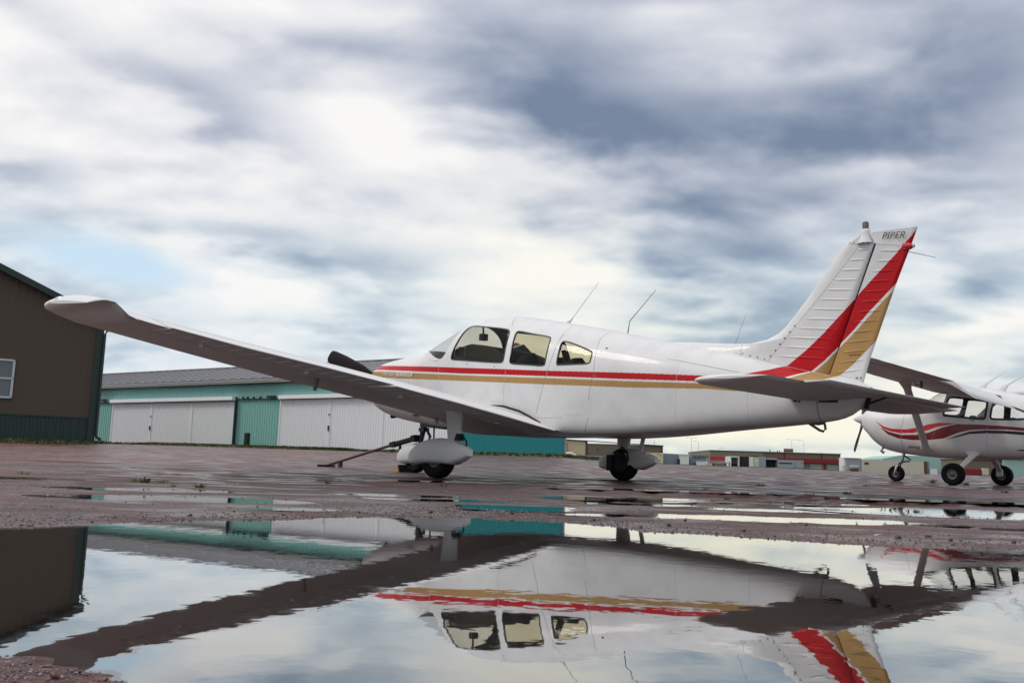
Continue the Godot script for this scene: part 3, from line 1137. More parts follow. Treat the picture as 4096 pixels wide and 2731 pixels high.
func piper_hull() -> Hull:
	var h := Hull.new()
	h.t = {
		"yt": [[0.0, 1.20], [0.06, 1.36], [0.2, 1.445], [0.4, 1.475], [0.7, 1.505], [1.2, 1.552], [1.5, 1.68], [1.84, 1.825], [2.02, 1.878], [2.28, 1.912], [2.56, 1.908], [3.06, 1.835], [3.49, 1.75], [3.9, 1.665], [4.25, 1.585], [4.57, 1.51], [5, 1.41], [5.55, 1.29], [6.03, 1.16], [6.43, 1.07], [6.7, 1.0], [6.78, 0.95]],
		"yb": [[0.0, 1.02], [0.06, 0.9], [0.2, 0.80], [0.4, 0.735], [0.73, 0.67], [1.31, 0.60], [2, 0.545], [2.9, 0.505], [3.96, 0.485], [4.4, 0.50], [5.67, 0.59], [6.25, 0.635], [6.48, 0.665], [6.65, 0.73], [6.72, 0.81], [6.78, 0.9]],
		"w": [[0.0, 0.17], [0.06, 0.28], [0.2, 0.36], [0.4, 0.425], [0.7, 0.475], [1.2, 0.53], [1.7, 0.56], [2.6, 0.57], [3.4, 0.555], [4, 0.52], [4.6, 0.46], [5.4, 0.34], [6.0, 0.235], [6.4, 0.15], [6.65, 0.07], [6.78, 0.03]],
		"yw": [[0.0, 1.12], [0.3, 1.13], [1.2, 1.1], [2.6, 1.05], [4, 1.0], [5.4, 0.97], [6.4, 0.9], [6.78, 0.92]],
		"nu": [[0.0, 2.2], [0.7, 2.5], [2, 2.4], [4, 2.2], [6, 2.0], [6.78, 2.0]],
		"nl": [[0.0, 2.2], [1, 2.8], [2, 5.0], [3, 9], [4.4, 9], [5.4, 5.5], [6.2, 3.2], [6.78, 2.2]],
	}
	return h


func wing_le(z: float) -> Vector2:
	return Vector2(seg([[0.3, 1.75], [0.75, 1.98], [1.1, 2.05], [2.0, 2.05], [3.0, 2.01], [4.2, 2.04], [4.97, 2.12]], z), 0.69 + 0.135 * (z - 0.6))


func wing_te(z: float) -> Vector2:
	return Vector2(seg([[0.3, 3.72], [2.0, 3.74], [2.8, 3.69], [3.5, 3.6], [4.1, 3.51], [4.97, 3.46]], z), 0.535 + 0.135 * (z - 0.6))


func wing_ring(z: float, loop: PackedVector2Array, s: float, droop := 0.0, pivot := 0.75) -> PackedVector3Array:
	var a := wing_le(z)
	var b := wing_te(z)
	var ch := b.x - a.x
	var r := PackedVector3Array()
	for q in loop:
		var p := a.lerp(b, q.x) + Vector2(0, q.y * ch)
		p.y -= maxf(q.x - pivot, 0.0) * ch * droop
		r.append(L(p.x, p.y, z * s))
	return r


func wing_foil(c0: float, c1: float, n: int, z: float) -> PackedVector2Array:
	var k := smoothstep(0.6, 2.6, z)
	return foil(c0, c1, n, lerpf(0.165, 0.132, k), lerpf(0.028, 0.02, k))


func loft(mb: MB, rings: Array, flip := false) -> void:
	mb.sheet(rings, true)
	mb.fan(rings[0], true)
	mb.fan(rings[-1])


func make_wing(plane: Node3D, s: float) -> void:
	var mb := MB.new()
	var rings := []
	for z in [0.3, 0.55, 0.75, 1.0, 1.5, 2.0, 2.5, 3.0, 3.5, 4.0, 4.5, 4.97]:
		rings.append(wing_ring(z, wing_foil(0.0, 0.745, 14, z), s))
	loft(mb, rings)
	for span in [[0.3, 0.60], [4.74, 4.97]]:
		rings = [wing_ring(span[0], wing_foil(0.745, 1.0, 5, span[0]), s), wing_ring(span[1], wing_foil(0.745, 1.0, 5, span[1]), s)]
		loft(mb, rings)
	# dark seal line where the tip fairing is screwed on
	var w := piece("wing", mb.done(), "white_paint", plane)
	var fb := MB.new()
	rings = []
	for z in [0.625, 1.3, 2.0, 2.74]:
		rings.append(wing_ring(z, wing_foil(0.761, 1.0, 5, z), s, 0.02))
	loft(fb, rings)
	var fl := piece("flap", fb.done(), "white_paint", plane)
	var ab := MB.new()
	rings = []
	for z in [2.765, 3.4, 4.1, 4.72]:
		rings.append(wing_ring(z, wing_foil(0.761, 1.0, 5, z), s, -0.01))
	loft(ab, rings)
	var al := piece("aileron", ab.done(), "white_paint", plane)
	# stiffening beads pressed into the undersides of flap and aileron
	for i in 30:
		var z := 0.72 + i * 0.135
		if absf(z - 2.75) < 0.05 or z > 4.68:
			continue
		var a := wing_le(z)
		var b := wing_te(z)
		var ch := b.x - a.x
		var pts := []
		for k in 4:
			var c := 0.79 + 0.18 * k / 3.0
			var q := wing_foil(c, c + 0.001, 1, z)
			var p := a.lerp(b, c) + Vector2(0, q[2].y * ch - 0.001)
			pts.append(L(p.x, p.y, (z + 0.03 * k / 3.0) * s))
		var bb := MB.new()
		bb.tube(pts, [0.003, 0.007, 0.007, 0.003], 5)
		piece("stiffening_bead", bb.done(), "white_paint", fl if z < 2.75 else al)
	# tip fairing: swept underside that turns up to the top surface
	var tb := MB.new()
	rings = []
	for q in [[4.975, 0.0, 1.0, 2.12, 3.46, 0.0], [5.04, 0.0, 0.97, 2.14, 3.46, 0.012], [5.10, -0.004, 0.88, 2.17, 3.465, 0.055], [5.15, -0.006, 0.8, 2.2, 3.47, 0.085], [5.21, -0.012, 0.62, 2.27, 3.46, 0.09], [5.255, -0.018, 0.4, 2.38, 3.42, 0.08], [5.28, -0.02, 0.14, 2.55, 3.35, 0.07]]:
		var r := PackedVector3Array()
		var z: float = q[0]
		var a := Vector2(q[3], 0.69 + 0.135 * (z - 0.6) + q[1] * 0.4)
		var b := Vector2(q[4], 0.535 + 0.135 * (z - 0.6) + q[5])
		for c in wing_foil(0.0, 1.0, 14, 4.97):
			var p := a.lerp(b, c.x) + Vector2(0, c.y * 1.3 * q[2] + q[1])
			r.append(L(p.x, p.y, z * s))
		rings.append(r)
	loft(tb, rings)
	var tip := piece("wing_tip", tb.done(), "white_paint", plane)
	var lb := MB.new()
	lb.lathe([[0.0, 0.06], [0.02, 0.05], [0.03, 0.02], [0.03, -0.02], [0.02, -0.04], [0.0, -0.045]], 12, L(2.68, 1.305, 5.235 * s), Basis(Vector3.UP, -PI / 2 + (0.5 if s > 0 else -0.5)))
	piece("navigation_light", lb.done(), "lamp_glass", tip)
	# fittings under the wing
	var hb := MB.new()
	for z in [1.05, 2.35, 3.35, 4.3]:
		var a := wing_le(z)
		var b := wing_te(z)
		var p := a.lerp(b, 0.74)
		hb.box(L(p.x, p.y - 0.04, z * s), Vector3(0.08, 0.03, 0.01))
	piece("hinge_bracket", hb.done(), "white_worn", plane)


func gear_pant(mb: MB, st: Array, cz: float) -> void:   # stations [x, top, bottom, half width]
	var rings := []
	for q in st:
		var r := PackedVector3Array()
		var cy: float = (q[1] + q[2]) * 0.5
		var hy: float = (q[1] - q[2]) * 0.5
		for k in 20:
			var a := TAU * k / 20
			var c := cos(a)
			var s := sin(a)
			var n := 2.0 / (2.4 if s > 0 else 4.0)
			r.append(L(q[0], cy + hy * signf(s) * pow(absf(s), n), cz + q[3] * signf(c) * pow(absf(c), 2.0 / 2.4)))
		rings.append(r)
	mb.sheet(rings, true)
	mb.fan(rings[0], true)
	mb.fan(rings[-1])


func wheel(parent: Node3D, c: Vector3, r: float, w: float, rim_metal: String, b := Basis()) -> Node3D:
	var o := Node3D.new()
	o.name = "wheel"
	o.transform = Transform3D(b, c)
	parent.add_child(o, true)
	var t := MB.new()
	t.lathe([[r * 0.46, -w * 0.36], [r * 0.56, -w * 0.44], [r * 0.74, -w * 0.5], [r * 0.9, -w * 0.46], [r * 0.975, -w * 0.34], [r, -w * 0.16], [r * 0.985, -w * 0.12], [r, -w * 0.08], [r, w * 0.08], [r * 0.985, w * 0.12], [r, w * 0.16], [r * 0.975, w * 0.34], [r * 0.9, w * 0.46], [r * 0.74, w * 0.5], [r * 0.56, w * 0.44], [r * 0.46, w * 0.36]], 36)
	piece("tyre", t.done(), "rubber", o)
	var m := MB.new()
	m.lathe([[0.0, -w * 0.30], [r * 0.14, -w * 0.30], [r * 0.16, -w * 0.22], [r * 0.36, -w * 0.2], [r * 0.42, -w * 0.33], [r * 0.47, -w * 0.35], [r * 0.47, w * 0.35], [r * 0.42, w * 0.33], [r * 0.36, w * 0.2], [r * 0.16, w * 0.22], [r * 0.14, w * 0.36], [0.0, w * 0.38]], 24)
	piece("rim", m.done(), rim_metal, o)
	return o


func fin_half(y: float, x: float, le: float, te: float, t: float) -> float:
	var c := clampf((x - le) / maxf(te - le, 0.01), 0.0, 1.0)
	return t * sqrt(minf(c / 0.22, 1.0)) * (1.0 - 0.35 * maxf(c - 0.3, 0.0) / 0.7)


const FIN_LE := [[0.95, 5.6], [1.39, 5.56], [1.405, 5.66], [1.425, 5.80], [1.48, 5.925], [1.54, 5.995], [1.61, 6.06], [1.78, 6.205], [1.96, 6.345], [2.13, 6.48], [2.22, 6.555], [2.26, 6.60], [2.29, 6.67], [2.325, 6.70]]
const FIN_TE := [[0.95, 6.37], [1.08, 6.415], [2.215, 6.832], [2.25, 6.80], [2.29, 6.795], [2.325, 6.79]]
const RUD_LE := [[0.98, 6.45], [1.07, 6.43], [2.20, 6.852], [2.225, 6.84], [2.26, 6.81], [2.30, 6.80], [2.31, 6.82]]
const RUD_TE := [[0.98, 6.71], [1.16, 6.76], [1.49, 6.88], [1.84, 7.01], [2.13, 7.13], [2.30, 7.195], [2.31, 7.195]]


func blade(mb: MB, le: Array, te: Array, ys: Array, t0: float, t1: float, sharp := false) -> void:
	var rings := []
	for y in ys:
		var a := seg(le, y)
		var b := seg(te, y)
		var t := lerpf(t0, t1, clampf((y - 1.0) / 1.3, 0, 1))
		var r := PackedVector3Array()
		var n := 12
		for i in n + 1:
			var c := pow(i / float(n), 1.7)
			var z := t * sqrt(minf(c / 0.22, 1.0)) * (1.0 - 0.35 * maxf(c - 0.3, 0.0) / 0.7) if not sharp else t * (1.0 - 0.93 * c)
			r.append(L(lerpf(a, b, c), y, z))
		for i in range(n, -1 if sharp else 0, -1):
			var q := r[i]
			r.append(Vector3(q.x, q.y, -q.z))
		rings.append(r)
	mb.sheet(rings, true)
	mb.fan(rings[0])
	mb.fan(rings[-1], true)


func make_piper() -> void:
	piper_paint()
	var plane := thing("aeroplane", "white low-wing light aeroplane with red and tan stripes and PIPER on its tail", "aeroplane", PIPER_AT, piper_basis)
	var h := piper_hull()
	var w1 := soft([[1.974, 1.412], [1.985, 1.50], [2.015, 1.642], [2.035, 1.765], [2.095, 1.80], [2.475, 1.745], [2.735, 1.705], [2.815, 1.68], [2.848, 1.60], [2.865, 1.372], [2.86, 1.30], [2.808, 1.291], [2.457, 1.325], [2.033, 1.366], [1.985, 1.375]])
	var w2 := soft([[2.955, 1.29], [2.96, 1.40], [2.935, 1.56], [2.92, 1.66], [2.965, 1.662], [3.187, 1.612], [3.393, 1.572], [3.455, 1.55], [3.468, 1.43], [3.476, 1.271], [3.47, 1.225], [3.249, 1.25], [3.004, 1.27]])
	var w3 := soft([[3.628, 1.235], [3.626, 1.379], [3.612, 1.49], [3.65, 1.505], [3.829, 1.449], [4.007, 1.38], [4.056, 1.355], [4.056, 1.262], [4.05, 1.23], [3.853, 1.231], [3.671, 1.231]])
	var ws := soft([[1.26, 1.60], [1.24, 1.55], [1.36, 1.54], [1.511, 1.485], [1.642, 1.425], [1.747, 1.392], [1.80, 1.39], [1.838, 1.432], [1.895, 1.569], [1.93, 1.72], [1.915, 1.85], [1.85, 1.9], [1.55, 1.8]], 2)
	var holes := [w1, w2, w3, ws]
	var xs := []
	var x := 0.0
	while x < 6.78:
		xs.append(x)
		x += 0.02 if x < 0.12 else (0.04 if x < 1.1 else (0.028 if x < 4.2 else 0.07))
	xs.append(6.78)
	var mb := MB.new()
	mb.uvp = [PIPER_UV[0] - OX, PIPER_UV[1], PIPER_UV[2], PIPER_UV[3]]
	for s in [1.0, -1.0]:
		skin(mb, h, xs, 36, s, holes, OX)
	var ring := PackedVector3Array()
	var st := h.station(0.0, 36)
	for p in st:
		ring.append(Vector3(p.x - OX, p.y, p.z))
	for i in range(35, 0, -1):
		ring.append(Vector3(st[i].x - OX, st[i].y, -st[i].z))
	mb.fan(ring)
	var body := piece("fuselage", mb.done(), "piper_paint", plane)
	# cabin lining, seen through the panes
	var xl := []
	for i in xs.size():
		if xs[i] > 1.2 and xs[i] < 4.25:
			xl.append(xs[i])
	var lm := MB.new()
	for s in [1.0, -1.0]:
		skin(lm, h, xl, 36, s, holes, OX, 0.022, false, 0.7)
	lm.box(L(2.7, 0.72, 0), Vector3(2.9, 0.02, 0.95))
	lm.box(L(4.2, 1.05, 0), Vector3(0.02, 0.7, 0.8))
	piece("cabin_lining", lm.done(), "liner", plane)
	for s in [1.0, -1.0]:
		for q in [["side_window", w1], ["side_window", w2], ["side_window", w3], ["windshield", ws]]:
			var gm := MB.new()
			skin(gm, h, xs, 36, s, [q[1]], OX, 0.006, true)
			var g := piece(q[0], gm.done(), "tinted_glass" if q[0] == "side_window" else "clear_glass", plane)
			var fm := MB.new()
			if q[0] == "side_window":
				gasket(fm, h, q[1], s, OX, 0.016)
				piece("window_seal", fm.done(), "gasket", g)
	# storm window in the first pane, port side
	var sw := MB.new()
	gasket(sw, h, soft([[2.02, 1.40], [2.03, 1.50], [2.06, 1.525], [2.2, 1.51], [2.22, 1.49], [2.22, 1.375], [2.2, 1.37]]), 1.0, OX, 0.01)
	piece("storm_window_frame", sw.done(), "gasket", plane)
	# cockpit
	var pb := MB.new()
	var prof := [[1.5, 1.40], [1.75, 1.46], [2.0, 1.53], [2.2, 1.56], [2.42, 1.53], [2.62, 1.46], [2.78, 1.37], [2.84, 1.2], [2.8, 1.0], [1.5, 1.0]]
	var ra := PackedVector3Array()
	var rb := PackedVector3Array()
	for q in prof:
		ra.append(L(q[0], q[1], 0.42))
		rb.append(L(q[0], q[1], -0.42))
	pb.sheet([ra, rb], true)
	pb.fan(ra, true)
	pb.fan(rb)
	piece("instrument_panel", pb.done(), "liner", plane)
	var cb := MB.new()
	cb.box(L(1.98, 1.70, 0.0), Vector3(0.07, 0.08, 0.09))
	cb.tube([L(1.96, 1.86, 0), L(1.98, 1.72, 0)], [0.012, 0.012], 6)
	piece("compass", cb.done(), "near_black", plane)
	for zz in [0.25, -0.25]:
		for q in [[2.62, 1.42, 0.48], [3.3, 1.33, 0.5]]:
			var sb := MB.new()
			var rows := []
			for k in 9:
				var f := k / 8.0
				var y: float = lerpf(1.0, q[1], f)
				var hw := 0.21 * sqrt(maxf(1.0 - pow(f, 5.0), 0.02))
				var bx: float = q[0] + q[2] * 0.55 + f * 0.12
				var rr := PackedVector3Array()
				for m in 12:
					var a := TAU * m / 12
					rr.append(L(bx + cos(a) * 0.065, y, zz + sin(a) * hw))
				rows.append(rr)
			sb.sheet(rows, true)
			sb.fan(rows[0], true)
			sb.fan(rows[-1])
			sb.box(L(q[0] + 0.3, 0.95, zz), Vector3(0.5, 0.14, 0.42))
			piece("seat", sb.done(), "seat_cloth", plane)
	# raised stiffener along the rear upper side
	for s in [1.0, -1.0]:
		var rb2 := MB.new()
		var rp := []
		for k in 9:
			var f := k / 8.0
			var rx := lerpf(4.9, 5.66, f)
			var ry := lerpf(1.262, 1.098, f)
			rp.append(L(rx, ry, s * (h.z(rx, ry) + 0.001)))
		rb2.tube(rp, [0.002, 0.004, 0.004, 0.004, 0.004, 0.004, 0.004, 0.004, 0.002], 6)
		piece("stiffener", rb2.done(), "white_paint", body)
	# fin, dorsal fillet, rudder
	var fm2 := MB.new()
	fm2.uvp = mb.uvp
	var ys := [0.95, 1.1, 1.25, 1.385, 1.405, 1.425, 1.45, 1.48, 1.54, 1.61, 1.7, 1.78, 1.87, 1.96, 2.05, 2.13, 2.215, 2.25, 2.29, 2.325]
	blade(fm2, FIN_LE, FIN_TE, ys, 0.055, 0.03)
	var rows2 := []
	for i in 13:
		var xx := 4.5 + 1.45 * i / 12.0
		var top := lerpf(1.475, 1.40, clampf((xx - 4.72) / 0.84, 0, 1)) if xx > 4.72 else 1.475
		var base := h.val("yt", xx) - 0.03
		var hw := 0.075 * clampf((top - base) / 0.1, 0.2, 1.0) * (1.0 - 0.6 * smoothstep(5.4, 5.9, xx))
		var r := PackedVector3Array()
		for k in 9:
			var a := PI * k / 8.0
			r.append(L(xx, base + (top - base) * pow(sin(a), 0.6), hw * cos(a) * (1.0 - 0.55 * sin(a))))
		rows2.append(r)
	fm2.sheet(rows2)
	var fin := piece("fin", fm2.done(), "piper_paint", plane)
	var rm := MB.new()
	rm.uvp = mb.uvp
	blade(rm, RUD_LE, RUD_TE, [0.98, 1.02, 1.07, 1.2, 1.4, 1.6, 1.8, 2.0, 2.13, 2.2, 2.225, 2.26, 2.30, 2.31], 0.042, 0.022, true)
	var rud := piece("rudder", rm.done(), "piper_paint", plane)
	var gap := MB.new()
	gap.box(L(6.636, 1.645, 0), Vector3(0.016, 1.2, 0.03), Basis(Vector3.BACK, -0.3535))
	piece("hinge_line", gap.done(), "near_black", plane)
	for i in 12:
		var f := i / 11.0
		bead(fin, lerpf(6.68, 5.90, f), lerpf(2.17, 1.265, f), lerpf(6.79, 6.40, f), lerpf(2.163, 1.21, f), FIN_LE, FIN_TE, false, mb.uvp)
	for i in 13:
		var f := i / 12.0
		bead(rud, lerpf(6.875, 6.475, f), lerpf(2.14, 1.085, f), lerpf(7.06, 6.70, f), lerpf(2.118, 1.107, f), RUD_LE, RUD_TE, true, mb.uvp)
	for s in [1.0, -1.0]:
		var tb := Basis() if s > 0 else Basis(Vector3.UP, PI)
		words("lettering", "PIPER", 0.074, "letter_black", rud, L(6.893 if s > 0 else 7.1, 2.219 if s > 0 else 2.205, 0.0285 * s), tb * Basis(Vector3.BACK, -0.075 * s), false, true)
	# beacon on the fin, lamp and wicks on the rudder
	var bm := MB.new()
	bm.lathe([[0.075, -0.1], [0.05, -0.05], [0.04, 0.0], [0.04, 0.03], [0.0, 0.03]], 16, L(6.752, 2.32, 0), Basis(Vector3.RIGHT, -PI / 2))
	var bea := piece("beacon", bm.done(), "white_paint", fin)
	var bl := MB.new()
	bl.lathe([[0.026, 0.03], [0.027, 0.09], [0.02, 0.1], [0.0, 0.1]], 14, L(6.752, 2.32, 0), Basis(Vector3.RIGHT, -PI / 2))
	for k in 3:
		bl.lathe([[0.027, 0.04 + k * 0.02], [0.029, 0.045 + k * 0.02], [0.027, 0.05 + k * 0.02]], 14, L(6.752, 2.32, 0), Basis(Vector3.RIGHT, -PI / 2))
	piece("beacon_lens", bl.done(), "dull_metal", fin)
	var tl := MB.new()
	tl.lathe([[0.035, -0.06], [0.03, 0.0], [0.018, 0.02], [0.0, 0.022]], 12, L(7.135, 2.148, 0), Basis(Vector3.UP, PI / 2))
	piece("tail_lamp", tl.done(), "red_paint", rud)
	var tl2 := MB.new()
	tl2.lathe([[0.018, 0.0], [0.018, 0.012], [0.0, 0.02]], 10, L(7.155, 2.15, 0), Basis(Vector3.UP, PI / 2))
	piece("tail_lamp_lens", tl2.done(), "lamp_glass", rud)
	var wk := MB.new()
	wk.tube([L(7.12, 2.10, 0), L(7.34, 2.02, 0)], [0.003, 0.002], 5)
	piece("antenna", wk.done(), "dark_steel", rud)
	wk = MB.new()
	wk.tube([L(6.575, 2.235, -0.05), L(6.50, 2.14, -0.05)], [0.003, 0.003], 5)
	piece("antenna", wk.done(), "dark_steel", fin)
	# stabilator with its tab
	var sm := MB.new()
	var sym := foil(0.0, 1.0, 10, 0.10, 0.0)
	var rings := []
	for q in [[-2.0, 6.42, 6.84, 0.25], [-1.985, 6.30, 6.87, 0.6], [-1.93, 6.22, 6.875, 0.85], [-1.8, 6.165, 6.875, 1.0], [-1.5, 6.14, 6.875, 1.0], [0.0, 6.12, 6.875, 1.0], [1.5, 6.14, 6.875, 1.0], [1.8, 6.165, 6.875, 1.0], [1.93, 6.22, 6.875, 0.85], [1.985, 6.30, 6.87, 0.6], [2.0, 6.42, 6.84, 0.25]]:
		var r := PackedVector3Array()
		for c in sym:
			var xx := lerpf(q[1], q[2], c.x)
			r.append(L(xx, 0.862 + (xx - 6.3) * 0.012 + c.y * 0.74 * q[3], q[0]))
		rings.append(r)
	loft(sm, rings, true)
	var stab := piece("stabilator", sm.done(), "white_paint", plane)
	var tm := MB.new()
	rings = []
	for zz in [-1.5, 0.0, 1.5]:
		rings.append(PackedVector3Array([L(6.885, 0.878, zz), L(7.08, 0.872, zz), L(7.08, 0.868, zz), L(6.885, 0.858, zz)]))
	loft(tm, rings)
	piece("trim_tab", tm.done(), "white_paint", stab)
	for i in 20:
		var zz := -1.42 + i * 0.15
		var sb2 := MB.new()
		sb2.tube([L(6.92, 0.862, zz), L(6.98, 0.86, zz), L(7.05, 0.862, zz)], [0.003, 0.006, 0.003], 5)
		piece("stiffening_bead", sb2.done(), "white_paint", stab)
	var sl := MB.new()
	sl.box(L(6.45, 0.826, 0.128), Vector3(0.16, 0.026, 0.02), Basis(Vector3.UP, 0.36))
	piece("stabilator_slot", sl.done(), "near_black", plane)
	var tc := MB.new()
	tc.box(L(6.75, 0.83, 0.0), Vector3(0.03, 0.14, 0.04), Basis(Vector3.BACK, -0.25))
	tc.tube([L(6.74, 0.80, 0.0), L(6.9, 0.86, -0.02)], [0.009, 0.009], 6)
	piece("tab_linkage", tc.done(), "near_black", plane)
	# tie-down ring under the tail
	var rg := MB.new()
	rg.tube([L(6.20, 0.645, 0), L(6.31, 0.575, 0), L(6.345, 0.565, 0), L(6.365, 0.585, 0), L(6.36, 0.62, 0), L(6.345, 0.665, 0)], [0.014, 0.012, 0.012, 0.012, 0.012, 0.012], 8)
	rg.tube([L(6.20, 0.64, 0), L(6.30, 0.63, 0), L(6.36, 0.64, 0)], [0.012, 0.012, 0.012], 8)
	piece("tie_down_ring", rg.done(), "dull_metal", plane)
	# wings
	make_wing(plane, 1.0)
	make_wing(plane, -1.0)
	# slot at the inboard end of the flap
	for s in [1.0, -1.0]:
		var sl2 := MB.new()
		sl2.tube([L(2.75, 0.812, 0.60 * s), L(2.95, 0.797, 0.612 * s), L(3.19, 0.742, 0.615 * s), L(3.34, 0.685, 0.615 * s), L(3.5, 0.618, 0.612 * s)], [0.004, 0.012, 0.013, 0.012, 0.006], 6)
		piece("flap_slot", sl2.done(), "near_black", plane)
	var pm := MB.new()
	pm.tube([L(2.97, 0.775, 3.1), L(3.02, 0.96, 3.1)], [0.03, 0.045], 8, 0.25, Vector3.RIGHT)
	piece("pitot_mast", pm.done(), "dull_metal", plane)
	for q in [[2.6, 0.80, 1.95], [2.5, 0.64, 1.2]]:
		var td := MB.new()
		td.tube([L(q[0], q[1], q[2]), L(q[0], q[1] - 0.05, q[2]), L(q[0] + 0.03, q[1] - 0.06, q[2]), L(q[0] + 0.04, q[1], q[2])], [0.007, 0.007, 0.007, 0.007], 6)
		piece("wing_ring", td.done(), "dull_metal", plane)
	# undercarriage
	for s in [1.0, -1.0]:
		var cz := 1.555 if s > 0 else -1.64
		var off := 0.0
		var pt := MB.new()
		gear_pant(pt, [[2.53, 0.235, 0.185, 0.02], [2.56, 0.27, 0.15, 0.06], [2.63, 0.315, 0.132, 0.1], [2.74, 0.368, 0.14, 0.128], [2.88, 0.402, 0.147, 0.138], [3.0, 0.411, 0.148, 0.138], [3.12, 0.402, 0.146, 0.13], [3.22, 0.384, 0.142, 0.112], [3.34, 0.344, 0.185, 0.08], [3.41, 0.318, 0.222, 0.055], [3.43, 0.305, 0.235, 0.04]], cz + (0.03 if s < 0 else 0.0) * s)
		piece("wheel_fairing", pt.done(), "white_paint" if s > 0 else "white_worn", plane)
		wheel(plane, L(2.95, 0.203, cz - 0.012 * s), 0.203, 0.165, "dull_metal")
		if s < 0:
			var br := MB.new()
			br.lathe([[0.0, 0.14], [0.11, 0.14], [0.13, 0.12], [0.13, 0.04]], 20, L(2.95, 0.23, cz))
			br.box(L(2.83, 0.22, cz + 0.145), Vector3(0.08, 0.2, 0.03))
			br.tube([L(2.98, 0.42, cz + 0.1), L(3.1, 0.36, cz + 0.15), L(3.12, 0.25, cz + 0.14)], [0.015, 0.015, 0.012], 6)
			piece("brake", br.done(), "near_black", plane)
		var sg := MB.new()
		sg.tube([L(3.2, 0.70, cz + 0.02 * s), L(3.19, 0.38, cz)] if s > 0 else [L(2.95, 0.66, cz), L(2.93, 0.36, cz)], [0.115, 0.082], 16, 0.55, Vector3.RIGHT)
		piece("gear_leg", sg.done(), "white_worn", plane)
		var bk := MB.new()
		if s > 0:
			bk.tube([L(3.25, 0.43, cz), L(3.33, 0.42, cz), L(3.37, 0.38, cz), L(3.375, 0.33, cz)], [0.009, 0.009, 0.009, 0.009], 6)
			bk.box(L(3.26, 0.42, cz), Vector3(0.06, 0.07, 0.08))
			piece("brake_hose", bk.done(), "near_black", plane)
	# step behind the wing, starboard
	var sp := MB.new()
	sp.tube([L(4.09, 0.54, -0.45), L(4.035, 0.34, -0.46)], [0.03, 0.024], 8, 0.6, Vector3.RIGHT)
	sp.box(L(4.05, 0.34, -0.49), Vector3(0.14, 0.02, 0.1))
	piece("boarding_step", sp.done(), "white_worn", plane)
	# nose leg
	var np := MB.new()
	gear_pant(np, [[0.46, 0.22, 0.16, 0.03], [0.49, 0.27, 0.13, 0.07], [0.56, 0.32, 0.11, 0.105], [0.68, 0.365, 0.11, 0.12], [0.8, 0.385, 0.115, 0.12], [0.95, 0.37, 0.12, 0.105], [1.1, 0.33, 0.15, 0.07], [1.24, 0.27, 0.2, 0.03]], 0.0)
	piece("nose_wheel_fairing", np.done(), "white_paint", plane)
	wheel(plane, L(0.8, 0.17, 0.0), 0.17, 0.13, "dull_metal")
	var nl := MB.new()
	nl.tube([L(0.96, 0.72, 0), L(0.93, 0.62, 0), L(0.9, 0.5, 0), L(0.86, 0.34, 0)], [0.05, 0.045, 0.035, 0.03], 12)
	nl.box(L(0.93, 0.56, 0), Vector3(0.1, 0.05, 0.1))
	nl.tube([L(0.97, 0.58, 0), L(1.06, 0.47, 0), L(0.98, 0.36, 0)], [0.018, 0.02, 0.018], 8)
	piece("nose_leg", nl.done(), "dark_steel", plane)
	var ex := MB.new()
	ex.tube([L(0.66, 0.75, 0.15), L(0.5, 0.735, 0.15), L(0.44, 0.73, 0.15)], [0.028, 0.03, 0.03], 10)
	piece("exhaust_pipe", ex.done(), "near_black", plane)
	var bv := MB.new()
	bv.box(L(1.3, 0.60, 0.0), Vector3(0.45, 0.05, 0.4), Basis(Vector3.BACK, -0.08))
	piece("belly_scoop", bv.done(), "dark_steel", plane)
	var dr := MB.new()
	dr.tube([L(1.35, 0.6, 0.2), L(1.36, 0.33, 0.2)], [0.012, 0.01], 6)
	piece("drain_mast", dr.done(), "dark_steel", plane)
	# propeller and spinner
	var sn := MB.new()
	sn.lathe([[0.0, 0.24], [0.05, 0.21], [0.1, 0.13], [0.14, 0.02], [0.155, -0.06], [0.15, -0.1]], 24, L(-0.02, 1.15, 0), Basis(Vector3.UP, -PI / 2))
	piece("spinner", sn.done(), "white_paint", plane)
	propeller(plane, L(-0.02, 1.15, 0), 0.95, atan2(0.35, 0.9), "black_paint", 1.45)
	# antennas on the roof
	for q in [[[3.33, 1.775, 0.0], [3.37, 1.80, 0.0], [3.41, 1.84, 0.0], [3.76, 2.20, 0.0]], [[4.17, 1.58, 0.0], [4.185, 1.66, 0.0], [4.195, 1.73, 0.0], [4.53, 2.04, 0.0]], [[5.46, 1.40, 0.0], [5.49, 1.47, 0.0], [5.52, 1.55, 0.0], [5.58, 1.69, 0.0]]]:
		var am := MB.new()
		var rad := [0.03, 0.016, 0.006, 0.0035] if q[0][0] < 4.0 else ([0.008, 0.006, 0.005, 0.003] if q[0][0] < 5.0 else [0.002, 0.0015, 0.0015, 0.001])
		am.tube([L(q[0][0], q[0][1], 0), L(q[1][0], q[1][1], 0), L(q[2][0], q[2][1], 0), L(q[3][0], q[3][1], 0)], rad, 8, 0.5, Vector3.RIGHT)
		piece("antenna", am.done(), "white_worn" if q[0][0] < 4.0 else "dark_steel", plane)
